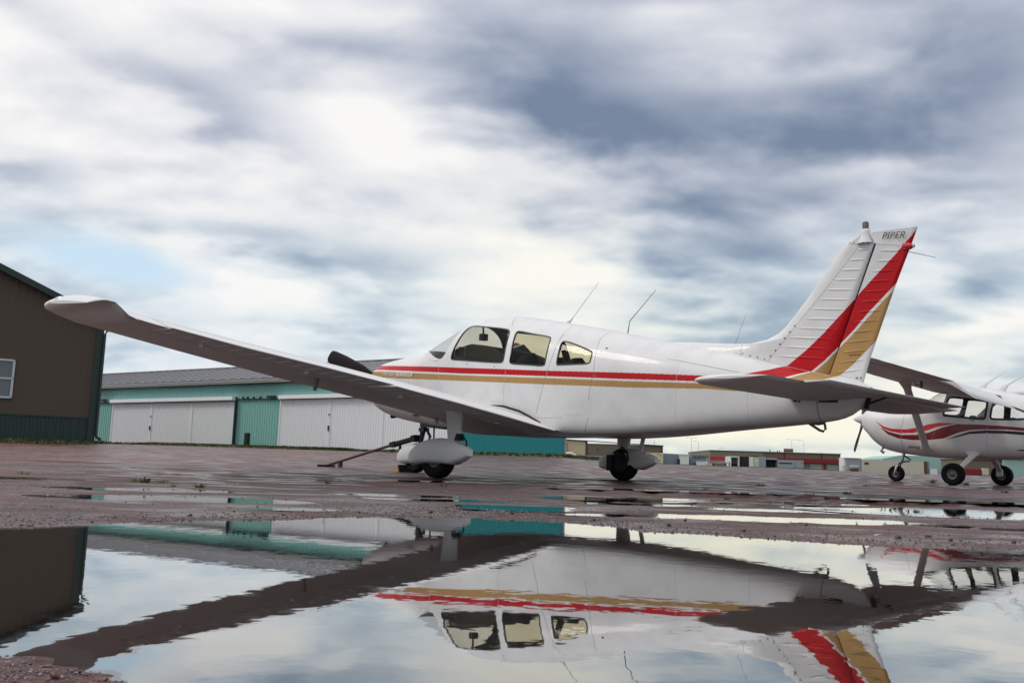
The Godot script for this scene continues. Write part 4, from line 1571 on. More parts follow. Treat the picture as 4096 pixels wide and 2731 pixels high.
	for s in [1.0, -1.0]:
		var tx := "Cherokee"
		var b := (Basis() if s > 0 else Basis(Vector3.UP, PI)) * Basis(Vector3.BACK, -0.062 * s)
		b = Basis(Vector3.UP, -0.1 * s) * b
		words("lettering", "WARRIOR", 0.082, "letter_white", body, L(0.9 if s > 0 else 1.25, 1.193 if s > 0 else 1.166, (h.z(0.9, 1.2) + 0.005 if s > 0 else -h.z(1.25, 1.2) - 0.003)), b, true, true)
		words("lettering", tx, 0.07, "letter_white", body, L(0.55 if s > 0 else 0.88, 1.222 if s > 0 else 1.2, (h.z(0.55, 1.22) + 0.006 if s > 0 else -h.z(0.88, 1.22) - 0.003)), b, false, true)


func bead(parent: Node3D, xa: float, ya: float, xb: float, yb: float, le: Array, te: Array, sharp: bool, uvp: Array) -> void:
	var mb := MB.new()
	mb.uvp = uvp
	for s in [1.0, -1.0]:
		var pts := []
		for k in 6:
			var f := k / 5.0
			var x := lerpf(xa, xb, f)
			var y := lerpf(ya, yb, f)
			var a := seg(le, y)
			var b := seg(te, y)
			var t := lerpf(0.042 if sharp else 0.055, 0.022 if sharp else 0.03, clampf((y - 1.0) / 1.3, 0, 1))
			var c := clampf((x - a) / (b - a), 0, 1)
			var z := t * (1.0 - 0.93 * c) if sharp else t * sqrt(minf(c / 0.22, 1.0)) * (1.0 - 0.35 * maxf(c - 0.3, 0.0) / 0.7)
			pts.append(L(x, y, s * (z - 0.001)))
		mb.tube(pts, [0.004, 0.010, 0.011, 0.011, 0.010, 0.004], 6, 0.6, Vector3.UP)
	piece("stiffening_bead", mb.done(), "piper_paint", parent)


func propeller(plane: Node3D, hub: Vector3, r: float, angle: float, m: String, wide := 1.0) -> void:   # angle: of the port blade above level
	for k in 2:
		var a := angle + PI * k
		var out := Vector3(0, sin(a), cos(a))
		var side := Vector3(0, cos(a), -sin(a))
		var mb := MB.new()
		var rings := []
		for q in [[0.05, 0.055, 0.045, 0.9], [0.2, 0.075, 0.03, 0.7], [0.45, 0.088, 0.02, 0.45], [0.75, 0.078, 0.013, 0.28], [0.93, 0.064, 0.008, 0.22], [0.985, 0.052, 0.006, 0.2], [1.0, 0.03, 0.004, 0.2]]:
			var ring := PackedVector3Array()
			var ax := (side * cos(q[3]) + Vector3.RIGHT * sin(q[3]))
			var th := ax.cross(out)
			for i in 12:
				var t := TAU * i / 12
				ring.append(hub + out * r * q[0] + ax * cos(t) * q[1] * wide + th * sin(t) * q[2])
			rings.append(ring)
		mb.sheet(rings, true)
		mb.fan(rings[0], true)
		mb.fan(rings[-1])
		piece("propeller_blade", mb.done(), m, plane)


func make_towbar() -> void:
	var o := thing("tow_bar", "rusty red tow bar reaching forward from the nose wheel to the ground", "tow bar", PIPER_AT, piper_basis)
	var a := L(-1.2, 0.03, 0.0)
	var b := L(0.34, 0.35, 0.05)
	var c := L(0.86, 0.45, 0.05)
	var t := MB.new()
	t.tube([a, b], [0.018, 0.02], 10)
	piece("bar", t.done(), "rust_red", o)
	t = MB.new()
	t.tube([b, b.lerp(c, 0.2), c], [0.028, 0.036, 0.036], 10)
	t.box(b.lerp(c, 0.1), Vector3(0.11, 0.065, 0.08), Basis(Vector3.BACK, 0.19))
	t.box(b.lerp(c, 0.93), Vector3(0.08, 0.08, 0.1), Basis(Vector3.BACK, 0.19))
	t.tube([b.lerp(c, 0.35), b.lerp(c, 0.35) + Vector3(0, -0.09, 0)], [0.014, 0.02], 8)
	piece("clamp", t.done(), "near_black", o)
	t = MB.new()
	t.tube([a + Vector3(0, 0, -0.15), a + Vector3(0, 0, 0.15)], [0.02, 0.02], 8)
	piece("handle", t.done(), "rust_red", o)
	t = MB.new()
	t.box(L(-0.86, 0.055, 0.0), Vector3(0.05, 0.08, 0.05))
	piece("foot", t.done(), "rust_red", o)
	var ch := thing("wheel_chock", "small tan and black chock set against the nose wheel", "chock", PIPER_AT, piper_basis)
	var k := MB.new(false)
	for z in [-0.1, 0.1]:
		pass
	var pr := [L(0.46, 0.0, 0.13), L(0.62, 0.0, 0.13), L(0.6, 0.07, 0.13), L(0.52, 0.08, 0.13)]
	var ra := PackedVector3Array(pr)
	var rb := PackedVector3Array()
	for p in pr:
		rb.append(p + Vector3(0, 0, -0.26))
	k.sheet([ra, rb], true)
	k.fan(ra, true)
	k.fan(rb)
	piece("wedge", k.done(), "chock", ch)
	block("grip_face", L(0.615, 0.05, 0.0), Vector3(0.02, 0.09, 0.27), "near_black", ch, Basis(Vector3.BACK, 0.3))


# ---------------------------------------------------------------- the high-wing aeroplane beyond
const CX := 2.9


func K(x: float, y: float, z: float) -> Vector3:
	return Vector3(x - CX, y, z)


func cessna_wing_ring(z: float, loop: PackedVector2Array, s: float) -> PackedVector3Array:
	var k := clampf((z - 2.7) / 2.6, 0, 1)
	var a := Vector2(1.93 + 0.12 * k, 2.03 + 0.061 * (z - 0.6))
	var b := Vector2(3.52 - 0.10 * k, 1.815 + 0.061 * (z - 0.6))
	var r := PackedVector3Array()
	for q in loop:
		var p := a.lerp(b, q.x) + Vector2(0, q.y * (b.x - a.x))
		r.append(K(p.x, p.y, z * s))
	return r


func make_cessna() -> void:
	var l := Livery.new(0.4, 9.0, 2.9, 2.5, 2048, Color8(212, 211, 212))
	var red := Color8(190, 10, 28)
	var maroon := Color8(112, 4, 16)
	var black := Color8(16, 18, 28)
	l.poly([[0.99, 1.29], [1.18, 1.17], [1.36, 1.12], [1.69, 1.11], [1.97, 1.16], [2.14, 1.22], [2.35, 1.255], [2.72, 1.25], [2.35, 1.18], [2.14, 1.10], [1.82, 1.04], [1.56, 1.03], [1.36, 1.06], [1.18, 1.12]], red)
	l.poly([[1.11, 1.14], [1.32, 1.05], [1.57, 0.99], [1.89, 1.0], [2.15, 1.05], [2.46, 1.17], [2.73, 1.235], [3.16, 1.23], [3.55, 1.21], [3.95, 1.18], [8.0, 1.02], [8.0, 0.98], [3.95, 1.12], [3.64, 1.14], [3.26, 1.14], [2.97, 1.12], [2.73, 1.06], [2.46, 0.94], [2.15, 0.90], [1.83, 0.89], [1.5, 0.92], [1.28, 1.0]], maroon)
	l.poly([[2.5, 0.92], [2.72, 1.0], [2.97, 1.09], [3.26, 1.12], [3.64, 1.115], [3.95, 1.10], [8.0, 0.96], [8.0, 0.93], [3.95, 1.04], [3.64, 1.06], [3.26, 1.06], [2.96, 1.04], [2.72, 0.97]], black)
	l.line([[1.62, 1.45], [1.63, 1.3], [1.57, 1.15], [1.56, 0.6]], Color8(110, 112, 116), 0.008)
	l.line([[0.9, 1.34], [1.6, 1.31]], Color8(190, 190, 194), 0.006)
	l.line([[3.30, 1.35], [3.27, 0.7]], Color8(150, 150, 155), 0.007)
	l.line([[2.3, 1.36], [2.45, 1.36]], Color8(170, 170, 172), 0.01)
	l.poly([[2.98, 1.325], [3.06, 1.32], [3.06, 1.30], [2.98, 1.305]], Color8(110, 110, 112))
	l.dots([1.6, 1.1], [1.58, 0.95], 6, Color8(220, 200, 200), 0.005)
	l.dots([2.28, 1.1], [2.2, 0.9], 7, Color8(220, 200, 200), 0.005)
	l.grime(9)
	var uv := l.finish(mat("cessna_paint", Color(1, 1, 1), 0.4, 0.0, 0.25))
	var plane := thing("aeroplane", "white high-wing light aeroplane with red and black swoosh, cut by the right edge", "aeroplane", CESSNA_AT, cessna_basis)
	var h := Hull.new()
	h.t = {
		"yt": [[0.58, 1.42], [0.62, 1.5], [0.7, 1.545], [1.2, 1.575], [1.75, 1.60], [2.05, 1.76], [2.3, 1.9], [2.6, 1.97], [3.1, 1.98], [3.45, 1.92], [4, 1.78], [5, 1.52], [6.5, 1.3], [8.4, 1.13]],
		"yb": [[0.58, 1.16], [0.62, 1.08], [0.73, 0.96], [0.85, 0.82], [1.12, 0.66], [1.59, 0.58], [2.45, 0.53], [3.73, 0.565], [5, 0.7], [6.5, 0.87], [8.4, 1.04]],
		"w": [[0.58, 0.2], [0.62, 0.32], [0.73, 0.4], [1.0, 0.46], [1.6, 0.51], [2.5, 0.53], [3.5, 0.52], [4.2, 0.46], [5, 0.35], [6.5, 0.19], [8.4, 0.05]],
		"yw": [[0.58, 1.27], [1.2, 1.15], [2.5, 1.1], [4, 1.08], [8.4, 1.08]],
		"nu": [[0.58, 2.3], [1.5, 2.6], [2.5, 4.0], [3.5, 3.2], [5, 2.3], [8.4, 2.0]],
		"nl": [[0.58, 2.3], [1.5, 2.6], [3, 3.0], [8.4, 2.2]],
	}
	var w1 := soft([[2.45, 1.40], [2.47, 1.5], [2.54, 1.74], [2.58, 1.79], [2.88, 1.755], [3.28, 1.70], [3.30, 1.66], [3.27, 1.40], [3.25, 1.34], [3.2, 1.335], [2.52, 1.395]])
	var w2 := soft([[3.35, 1.36], [3.36, 1.45], [3.39, 1.66], [3.42, 1.69], [3.76, 1.58], [4.05, 1.45], [4.07, 1.40], [4.0, 1.35], [3.8, 1.335], [3.4, 1.335]])
	var ws := soft([[1.78, 1.66], [1.78, 1.57], [1.98, 1.5], [2.2, 1.46], [2.36, 1.46], [2.41, 1.55], [2.5, 1.80], [2.46, 1.92], [2.3, 2.0], [2.0, 1.85]])
	var holes := [w1, w2, ws]
	var xs := []
	var x := 0.58
	while x < 8.4:
		xs.append(x)
		x += 0.03 if x < 0.8 else (0.05 if x < 4.2 else 0.25)
	xs.append(8.4)
	var mb := MB.new()
	mb.uvp = [uv[0] - CX, uv[1], uv[2], uv[3]]
	for s in [1.0, -1.0]:
		skin(mb, h, xs, 28, s, holes, CX)
	var ring := PackedVector3Array()
	var st := h.station(0.58, 28)
	for p in st:
		ring.append(Vector3(p.x - CX, p.y, p.z))
	for i in range(27, 0, -1):
		ring.append(Vector3(st[i].x - CX, st[i].y, -st[i].z))
	mb.fan(ring)
	piece("fuselage", mb.done(), "cessna_paint", plane)
	var lm := MB.new()
	var xl := []
	for q in xs:
		if q > 1.7 and q < 4.3:
			xl.append(q)
	for s in [1.0, -1.0]:
		skin(lm, h, xl, 28, s, holes, CX, 0.02, false, 0.7)
	lm.box(K(3.0, 0.75, 0), Vector3(2.6, 0.02, 0.9))
	lm.box(K(1.95, 1.2, 0), Vector3(0.3, 0.55, 0.85))
	piece("cabin_lining", lm.done(), "liner", plane)
	for s in [1.0, -1.0]:
		for q in [["side_window", w1], ["side_window", w2], ["windshield", ws]]:
			var gm := MB.new()
			skin(gm, h, xs, 28, s, [q[1]], CX, 0.006, true)
			var g := piece(q[0], gm.done(), "clear_glass", plane)
			if q[0] == "side_window":
				var fm := MB.new()
				gasket(fm, h, q[1], s, CX, 0.04)
				piece("window_seal", fm.done(), "gasket", g)
	for zz in [0.24, -0.24]:
		for q in [[2.85, 1.42], [3.6, 1.38]]:
			var sb := MB.new()
			sb.tube([K(q[0] - 0.02, 0.95, zz), K(q[0] + 0.05, 1.2, zz), K(q[0] + 0.08, q[1] - 0.04, zz), K(q[0] + 0.08, q[1], zz)], [0.19, 0.2, 0.17, 0.1], 12, 0.3, Vector3.BACK)
			sb.box(K(q[0] - 0.22, 0.95, zz), Vector3(0.45, 0.12, 0.4))
			piece("seat", sb.done(), "seat_cloth", plane)
	# wings, flaps, ailerons
	for s in [1.0, -1.0]:
		var wm := MB.new()
		var rings := []
		var loop := foil(0.0, 0.8, 12, 0.12, 0.02)
		for z in [0.0, 0.6, 1.5, 2.7, 3.6, 4.5, 5.2, 5.34]:
			var r := cessna_wing_ring(z, loop, s)
			rings.append(r)
		loft(wm, rings)
		for span in [[0.0, 0.6], [5.15, 5.34]]:
			var aft := foil(0.8, 1.0, 3, 0.12, 0.02)
			loft(wm, [cessna_wing_ring(span[0], aft, s), cessna_wing_ring(span[1], aft, s)])
		var wing := piece("wing", wm.done(), "white_paint", plane)
		var tm := MB.new()
		var full := foil(0.0, 1.0, 10, 0.12, 0.02)
		rings = []
		for q in [[5.345, 1.0], [5.44, 0.8], [5.5, 0.4], [5.52, 0.1]]:
			var r := cessna_wing_ring(q[0], full, s)
			var c := (r[0] + r[10]) * 0.5
			for i in r.size():
				r[i] = Vector3(lerpf(c.x, r[i].x, 0.6 + 0.4 * q[1]), lerpf(c.y - 0.03 * (1.0 - q[1]), r[i].y, q[1]), r[i].z)
			rings.append(r)
		loft(tm, rings)
		piece("wing_tip", tm.done(), "white_worn", plane)
		var am := MB.new()
		var ail := foil(0.81, 1.0, 3, 0.12, 0.02)
		loft(am, [cessna_wing_ring(2.68, ail, s), cessna_wing_ring(5.13, ail, s)])
		piece("aileron", am.done(), "white_worn", plane)
		var fm := MB.new()
		rings = []
		for z in [0.64, 2.6]:
			var a := Vector2(3.34, 1.86 + 0.061 * (z - 0.6))
			var b := Vector2(3.86, 1.53 + 0.05 * (z - 0.6))
			var r := PackedVector3Array()
			for q in [[1.0, 0.004], [0.6, 0.03], [0.2, 0.05], [0.04, 0.03], [0.0, 0.0], [0.04, -0.03], [0.3, -0.03], [1.0, -0.004]]:
				var p: Vector2 = a.lerp(b, q[0]) + Vector2(0.5, 0.85) * q[1]
				r.append(K(p.x, p.y, z * s))
			rings.append(r)
		loft(fm, rings)
		piece("flap", fm.done(), "white_paint", plane)
		var sm := MB.new()
		sm.tube([K(2.08, 0.70, 0.5 * s), K(2.12, 0.80, 0.62 * s), K(2.5, 1.84, 2.3 * s), K(2.56, 1.96, 2.55 * s)], [0.11, 0.075, 0.075, 0.12], 14, 0.35, Vector3.RIGHT)
		piece("wing_strut", sm.done(), "white_worn", plane)
		var td := MB.new()
		td.tube([K(2.72, 2.0, 2.5 * s), K(2.74, 1.9, 2.5 * s), K(2.82, 1.9, 2.5 * s), K(2.84, 2.0, 2.5 * s)], [0.012, 0.012, 0.012, 0.012], 6)
		td.box(K(2.84, 1.91, 2.48 * s), Vector3(0.03, 0.12, 0.05))
		piece("tie_down_ring", td.done(), "dull_metal", plane)
		# main gear: sprung leg and wheel
		var gm := MB.new()
		gm.tube([K(2.98, 0.66, 0.4 * s), K(3.0, 0.60, 0.52 * s), K(2.96, 0.40, 0.95 * s), K(2.93, 0.27, 1.2 * s)], [0.15, 0.075, 0.06, 0.05], 12, 0.5, Vector3.RIGHT)
		gm.box(K(2.93, 0.26, 1.16 * s), Vector3(0.12, 0.14, 0.06))
		piece("gear_leg", gm.done(), "white_worn", plane)
		wheel(plane, K(2.93, 0.245 if s > 0 else 0.205, 1.3 * s), 0.215, 0.17, "dull_metal", Basis() if s > 0 else Basis(Vector3.UP, PI))
	# nose gear
	wheel(plane, K(1.24, 0.165, 0.0), 0.17, 0.13, "dull_metal")
	var nm := MB.new()
	nm.tube([K(1.42, 0.64, 0), K(1.38, 0.5, 0), K(1.33, 0.39, 0)], [0.035, 0.03, 0.045], 10)
	for s in [1.0, -1.0]:
		nm.tube([K(1.33, 0.40, 0.04 * s), K(1.28, 0.32, 0.085 * s), K(1.24, 0.165, 0.085 * s)], [0.03, 0.03, 0.022], 8)
	piece("nose_leg", nm.done(), "steel", plane)
	var lk := MB.new()
	lk.tube([K(1.42, 0.56, 0.02), K(1.56, 0.47, 0.02), K(1.54, 0.44, 0.02), K(1.38, 0.42, 0.02)], [0.016, 0.014, 0.014, 0.016], 8)
	piece("torque_link", lk.done(), "dark_steel", plane)
	# exhaust, step, antennas, propeller, tail
	var em := MB.new()
	em.tube([K(1.05, 0.72, 0.2), K(1.0, 0.64, 0.2), K(1.06, 0.6, 0.2)], [0.035, 0.035, 0.03], 8)
	piece("exhaust_pipe", em.done(), "dull_metal", plane)
	var vm := MB.new()
	vm.box(K(1.92, 0.74, 0.47), Vector3(0.16, 0.05, 0.06))
	piece("step_plate", vm.done(), "dull_metal", plane)
	for q in [[3.0, 1.98, 3.14, 2.1, 3.5, 2.33], [3.38, 1.93, 3.52, 2.05, 3.9, 2.28]]:
		var a := MB.new()
		a.tube([K(q[0], q[1] - 0.02, 0.0), K((q[0] + q[2]) / 2, (q[1] + q[3]) / 2 + 0.005, 0.0), K(q[2], q[3], 0.0), K(q[4], q[5], 0.0)], [0.09, 0.055, 0.022, 0.004], 10, 0.25, Vector3.RIGHT)
		piece("antenna", a.done(), "white_paint", plane)
	var sp := MB.new()
	sp.lathe([[0.0, 0.27], [0.05, 0.2], [0.095, 0.1], [0.12, 0.0], [0.125, -0.07]], 20, K(0.53, 1.33, 0), Basis(Vector3.UP, -PI / 2))
	piece("spinner", sp.done(), "white_paint", plane)
	propeller(plane, K(0.52, 1.33, 0), 0.86, atan2(-0.55, 0.36), "black_paint", 1.35)
	var fin := MB.new()
	var rings := []
	for q in [[1.1, 6.6, 8.35], [1.4, 7.15, 8.4], [2.0, 7.6, 8.5], [2.6, 8.0, 8.65]]:
		var r := PackedVector3Array()
		for c in foil(0.0, 1.0, 6, 0.08, 0.0):
			r.append(K(lerpf(q[1], q[2], c.x), q[0], c.y))
		rings.append(r)
	loft(fin, rings)
	piece("fin", fin.done(), "white_paint", plane)
	var sb2 := MB.new()
	rings = []
	for q in [[-1.7, 7.7, 8.35], [0.0, 7.35, 8.45], [1.7, 7.7, 8.35]]:
		var r := PackedVector3Array()
		for c in foil(0.0, 1.0, 6, 0.09, 0.0):
			r.append(K(lerpf(q[1], q[2], c.x), 1.14 + c.y, q[0]))
		rings.append(r)
	loft(sb2, rings)
	piece("stabilator", sb2.done(), "white_paint", plane)


# ---------------------------------------------------------------- buildings
func ribbed(mb: MB, a: Vector3, u: Vector3, n: Vector3, s0: float, s1: float, y0: float, y1: float, pitch: float, depth: float) -> void:
	var c := int(ceil((s1 - s0) / pitch))
	var p := (s1 - s0) / c
	for i in c:
		var s := s0 + i * p
		var prev := -1.0
		var pz := 0.0
		for q in [[0.0, 0.0], [0.55, 0.0], [0.66, 1.0], [0.88, 1.0], [1.0, 0.0]]:
			if prev >= 0.0:
				var l := a + u * (s + prev * p) + n * (pz * depth)
				var r: Vector3 = a + u * (s + q[0] * p) + n * (q[1] * depth)
				l.y = y0
				r.y = y0
				var l2 := Vector3(l.x, y1, l.z)
				var r2 := Vector3(r.x, y1, r.z)
				mb.quad(l, l2, r2, r)
			prev = q[0]
			pz = q[1]


func make_hangar() -> void:
	var at := Vector3(-29.41, 0, -65.0)
	var u := Vector3(0.849, 0, 0.528).normalized()
	var n := Vector3(-0.528, 0, 0.849).normalized()
	var b := Basis(u, Vector3.UP, n)
	# local frame: x along the front, y up, z out of the front wall
	var o := thing("hangar", "long teal corrugated hangar with white sliding doors and a grey roof", "hangar", at, b)
	var X := Vector3.RIGHT
	var Z := Vector3.BACK
	var wm := MB.new(false)
	ribbed(wm, Vector3.ZERO, X, Z, -14.0, 31.6, 0.3, 5.12, 0.22, 0.035)
	piece("wall", wm.done(), "teal_wall", o)
	var sm := MB.new(false)
	ribbed(sm, Vector3(31.6, 0, 0), Vector3.FORWARD, X, 0.0, 11.6, 0.3, 5.3, 0.24, 0.035)
	sm.tri(Vector3(31.6, 5.3, 0), Vector3(31.6, 7.0, -5.8), Vector3(31.6, 5.3, -11.6))
	sm.quad(Vector3(-14, 0.3, 0), Vector3(-14, 0.3, -11.6), Vector3(-14, 5.3, -11.6), Vector3(-14, 5.3, 0))
	sm.quad(Vector3(-14, 0.3, -11.6), Vector3(31.6, 0.3, -11.6), Vector3(31.6, 5.3, -11.6), Vector3(-14, 5.3, -11.6))
	piece("end_wall", sm.done(), "teal_wall_shaded", o)
	block("corner_trim", Vector3(31.65, 2.75, -11.55), Vector3(0.14, 5.0, 0.22), "fascia", o)
	for i in 12:   # roof sheets, laid side by side
		var x0 := -14.3 + i * 3.85
		var x1 := x0 + 3.84
		var rm := MB.new(false)
		for q in [[0.35, 5.42, -5.8, 7.05], [-11.95, 5.42, -5.8, 7.05]]:
			rm.quad(Vector3(x0, q[1], q[0]), Vector3(x0, q[3], q[2]), Vector3(x1, q[3], q[2]), Vector3(x1, q[1], q[0]))
			rm.quad(Vector3(x0, q[1] - 0.05, q[0]), Vector3(x1, q[1] - 0.05, q[0]), Vector3(x1, q[3] - 0.05, q[2]), Vector3(x0, q[3] - 0.05, q[2]))
		for k in 4:
			var sx := x0 + 0.05 + k * 0.95
			rm.box(Vector3(sx, 6.26, -2.725), Vector3(0.07, 0.05, 6.3), Basis(X, 0.259))
		piece("roof_sheet", rm.done(), "roof_grey", o)
	block("ridge_cap", Vector3(8.8, 7.07, -5.8), Vector3(45.4, 0.08, 0.4), "roof_grey", o)
	block("fascia", Vector3(8.5, 5.30, 0.36), Vector3(45.6, 0.17, 0.05), "fascia", o)
	block("gutter", Vector3(8.5, 5.16, 0.30), Vector3(45.6, 0.08, 0.14), "fascia", o)
	block("soffit", Vector3(8.5, 5.13, 0.16), Vector3(45.6, 0.03, 0.3), "dark_fitting", o)
	# sliding doors, leaf by leaf, under pale hoods
	for d in [[-11.5, -7.2], [-7.2, -2.9], [1.5, 5.86], [5.86, 10.0], [10.0, 14.15], [18.12, 22.24], [22.24, 26.26], [26.26, 31.1]]:
		var dm := MB.new(false)
		ribbed(dm, Z * 0.16, X, Z, d[0] + 0.07, d[1] - 0.07, 0.62, 4.03, 0.19, 0.02)
		dm.box(Vector3(d[0] + 0.05, 2.3, 0.16), Vector3(0.09, 3.5, 0.09))
		dm.box(Vector3(d[1] - 0.05, 2.3, 0.16), Vector3(0.09, 3.5, 0.09))
		var leaf := piece("sliding_door", dm.done(), "door_white", o)
		if absf(d[0] - 5.86) < 0.1 or absf(d[0] - 22.24) < 0.1:
			block("handle", Vector3(d[0] + 0.02, 2.3, 0.24), Vector3(0.08, 0.3, 0.06), "dark_fitting", leaf)
			block("latch", Vector3(d[0] + 0.02, 3.1, 0.24), Vector3(0.06, 0.08, 0.06), "dark_fitting", leaf)
	for q in [[-11.6, -2.8], [1.3, 14.1], [18.0, 31.2]]:
		var hm := MB.new(false)
		var ra := PackedVector3Array([Vector3(q[0], 4.34, 0.04), Vector3(q[0] + 0.15, 4.30, 0.4), Vector3(q[0] + 0.15, 4.07, 0.42), Vector3(q[0], 4.07, 0.04)])
		var rb := PackedVector3Array([Vector3(q[1], 4.34, 0.04), Vector3(q[1] - 0.05, 4.30, 0.4), Vector3(q[1] - 0.05, 4.07, 0.42), Vector3(q[1], 4.07, 0.04)])
		hm.sheet([ra, rb], true)
		hm.fan(ra, true)
		hm.fan(rb)
		piece("door_hood", hm.done(), "door_white", o)
	for q in [[-2.8, 1.3], [14.1, 18.0]]:
		block("door_rail", Vector3((q[0] + q[1]) / 2, 4.13, 0.1), Vector3(q[1] - q[0], 0.06, 0.1), "dark_fitting", o)
	for s in [14.12, 14.75, 15.15, 15.7, 16.3]:
		block("rail_bracket", Vector3(s, 4.22, 0.12), Vector3(0.1, 0.13, 0.1), "dark_fitting", o)
	block("rail_lamp", Vector3(17.3, 4.25, 0.16), Vector3(0.7, 0.12, 0.14), "dark_fitting", o)
	block("rail_lamp", Vector3(0.35, 4.3, 0.16), Vector3(0.6, 0.14, 0.14), "dark_fitting", o)
	block("door_guide", Vector3(14.2, 2.4, 0.2), Vector3(0.12, 3.3, 0.12), "dark_fitting", o)
	block("door_guide", Vector3(22.2, 0.98, 0.35), Vector3(0.5, 0.2, 0.25), "dark_fitting", o)
	var p := at + u * 16.0 + n * 0.7
	var po := thing("post", "dark wooden post in front of the teal panel between the hangar doors", "post", Vector3(p.x, ground(p.x, -p.z), p.z), b)
	var pm := MB.new(false)
	pm.box(Vector3(0, 0.42, 0), Vector3(0.25, 0.95, 0.25))
	pm.box(Vector3(0, 0.9, 0), Vector3(0.21, 0.05, 0.21))
	piece("shaft", pm.done(), "post_wood", po)


func make_brown() -> void:
	var at := Vector3(-18.35, 0, -40.0)
	var u := Vector3(-0.865, 0, 0.502).normalized()   # from the visible corner towards the left
	var n := Vector3(0.502, 0, 0.865).normalized()
	var b := Basis(-u, Vector3.UP, n)
	var o := thing("metal_building", "dark brown metal building with green base, trim and downspout at left", "building", at, b)
	# local x runs from the corner (0) to the left as negative x
	var W := 15.0
	var dp := 22.0
	var eave := 6.2
	var peak := eave + W / 2 * 0.438
	var wm := MB.new(false)
	var pit := 0.3
	var c := int(W / pit)
	for i in c:   # vertical siding under the rake
		var x0 := -i * pit
		for q in [[0.0, 0.62, 0.0, 0.0], [0.62, 0.72, 0.0, 0.012], [0.72, 0.9, 0.012, 0.012], [0.9, 1.0, 0.012, 0.0]]:
			var xa: float = x0 - q[0] * pit
			var xb: float = x0 - q[1] * pit
			var ya := eave + minf(-xa, W + xa) * 0.438
			var yb := eave + minf(-xb, W + xb) * 0.438
			wm.quad(Vector3(xa, 1.9, q[2]), Vector3(xb, 1.9, q[3]), Vector3(xb, yb, q[3]), Vector3(xa, ya, q[2]))
	wm.quad(Vector3(0, 0.2, 0), Vector3(0, eave, 0), Vector3(0, eave, -dp), Vector3(0, 0.2, -dp))
	wm.quad(Vector3(-W, 0.2, 0), Vector3(-W, 0.2, -dp), Vector3(-W, eave, -dp), Vector3(-W, eave, 0))
	wm.quad(Vector3(0, 0.2, -dp), Vector3(0, eave, -dp), Vector3(-W, eave, -dp), Vector3(-W, 0.2, -dp))
	wm.tri(Vector3(0, eave, -dp), Vector3(-W / 2, peak, -dp), Vector3(-W, eave, -dp))
	piece("siding", wm.done(), "brown_siding", o)
	var gm := MB.new(false)
	ribbed(gm, Vector3(-W, 0, 0.035), Vector3.RIGHT, Vector3.BACK, 0.0, W - 0.02, 0.1, 1.88, 0.3, 0.03)
	gm.box(Vector3(-W / 2, 1.9, 0.045), Vector3(W, 0.06, 0.08))
	piece("wainscot", gm.done(), "green_trim", o)
	block("corner_trim", Vector3(-0.12, eave / 2 + 0.1, 0.03), Vector3(0.3, eave - 0.1, 0.14), "green_trim", o)
	for s in [1.0, -1.0]:
		var len := W / 2 + 0.2
		var ang: float = atan(0.438) * -s
		var cx: float = -W / 2 + s * (W / 4 + 0.1)
		var cy: float = eave + 0.438 * (W / 4 - 0.1) + 0.12
		block("roof_slope", Vector3(cx, cy, -dp / 2), Vector3(len * 1.092, 0.12, dp + 0.7), "green_trim", o, Basis(Vector3.BACK, ang))
		block("rake_trim", Vector3(cx, cy - 0.07, 0.33), Vector3(len * 1.092, 0.26, 0.06), "green_trim", o, Basis(Vector3.BACK, ang))
	# gutter and downspout at the corner
	block("gutter", Vector3(0.16, eave - 0.04, -dp / 2), Vector3(0.12, 0.12, dp), "green_trim", o)
	var dm := MB.new()
	dm.tube([Vector3(0.38, 6.08, 0.2), Vector3(0.36, 5.95, 0.2), Vector3(0.12, 5.8, 0.2), Vector3(0.06, 5.65, 0.2), Vector3(0.06, 1.2, 0.2), Vector3(0.1, 1.08, 0.2), Vector3(0.28, 0.98, 0.2)], [0.06, 0.06, 0.06, 0.06, 0.06, 0.06, 0.07], 8)
	piece("downspout", dm.done(), "green_trim", o)
	# window, only its right part in view
	var wn := MB.new(false)
	for q in [[-3.95, 4.19, 1.26, 0.08], [-3.95, 2.61, 1.26, 0.08], [-3.95, 3.41, 1.26, 0.07]]:
		wn.box(Vector3(q[0], q[1], 0.05), Vector3(q[2], q[3], 0.1))
	for xx in [-3.36, -4.54]:
		wn.box(Vector3(xx, 3.4, 0.05), Vector3(0.09, 1.66, 0.1))
	var win := piece("window", wn.done(), "window_frame", o)
	block("pane", Vector3(-3.95, 3.8, 0.045), Vector3(1.14, 0.74, 0.02), "window_glass", win)
	block("pane", Vector3(-3.95, 3.0, 0.035), Vector3(1.14, 0.74, 0.02), "window_glass", win)


# a box given by its left, right, bottom, top, the distance of its face, and its depth behind
func crate(called: String, x0: float, x1: float, y0: float, y1: float, d: float, deep: float, m: String, parent: Node3D) -> MeshInstance3D:
	return block(called, Vector3((x0 + x1) / 2, (y0 + y1) / 2, -d - deep / 2) - parent.position, Vector3(x1 - x0, y1 - y0, deep), m, parent)


func far_thing(called: String, label: String, category: String, x: float, d: float, group := "") -> Node3D:
	return thing(called, label, category, Vector3(x, ground(x, d), -d), Basis(), group)


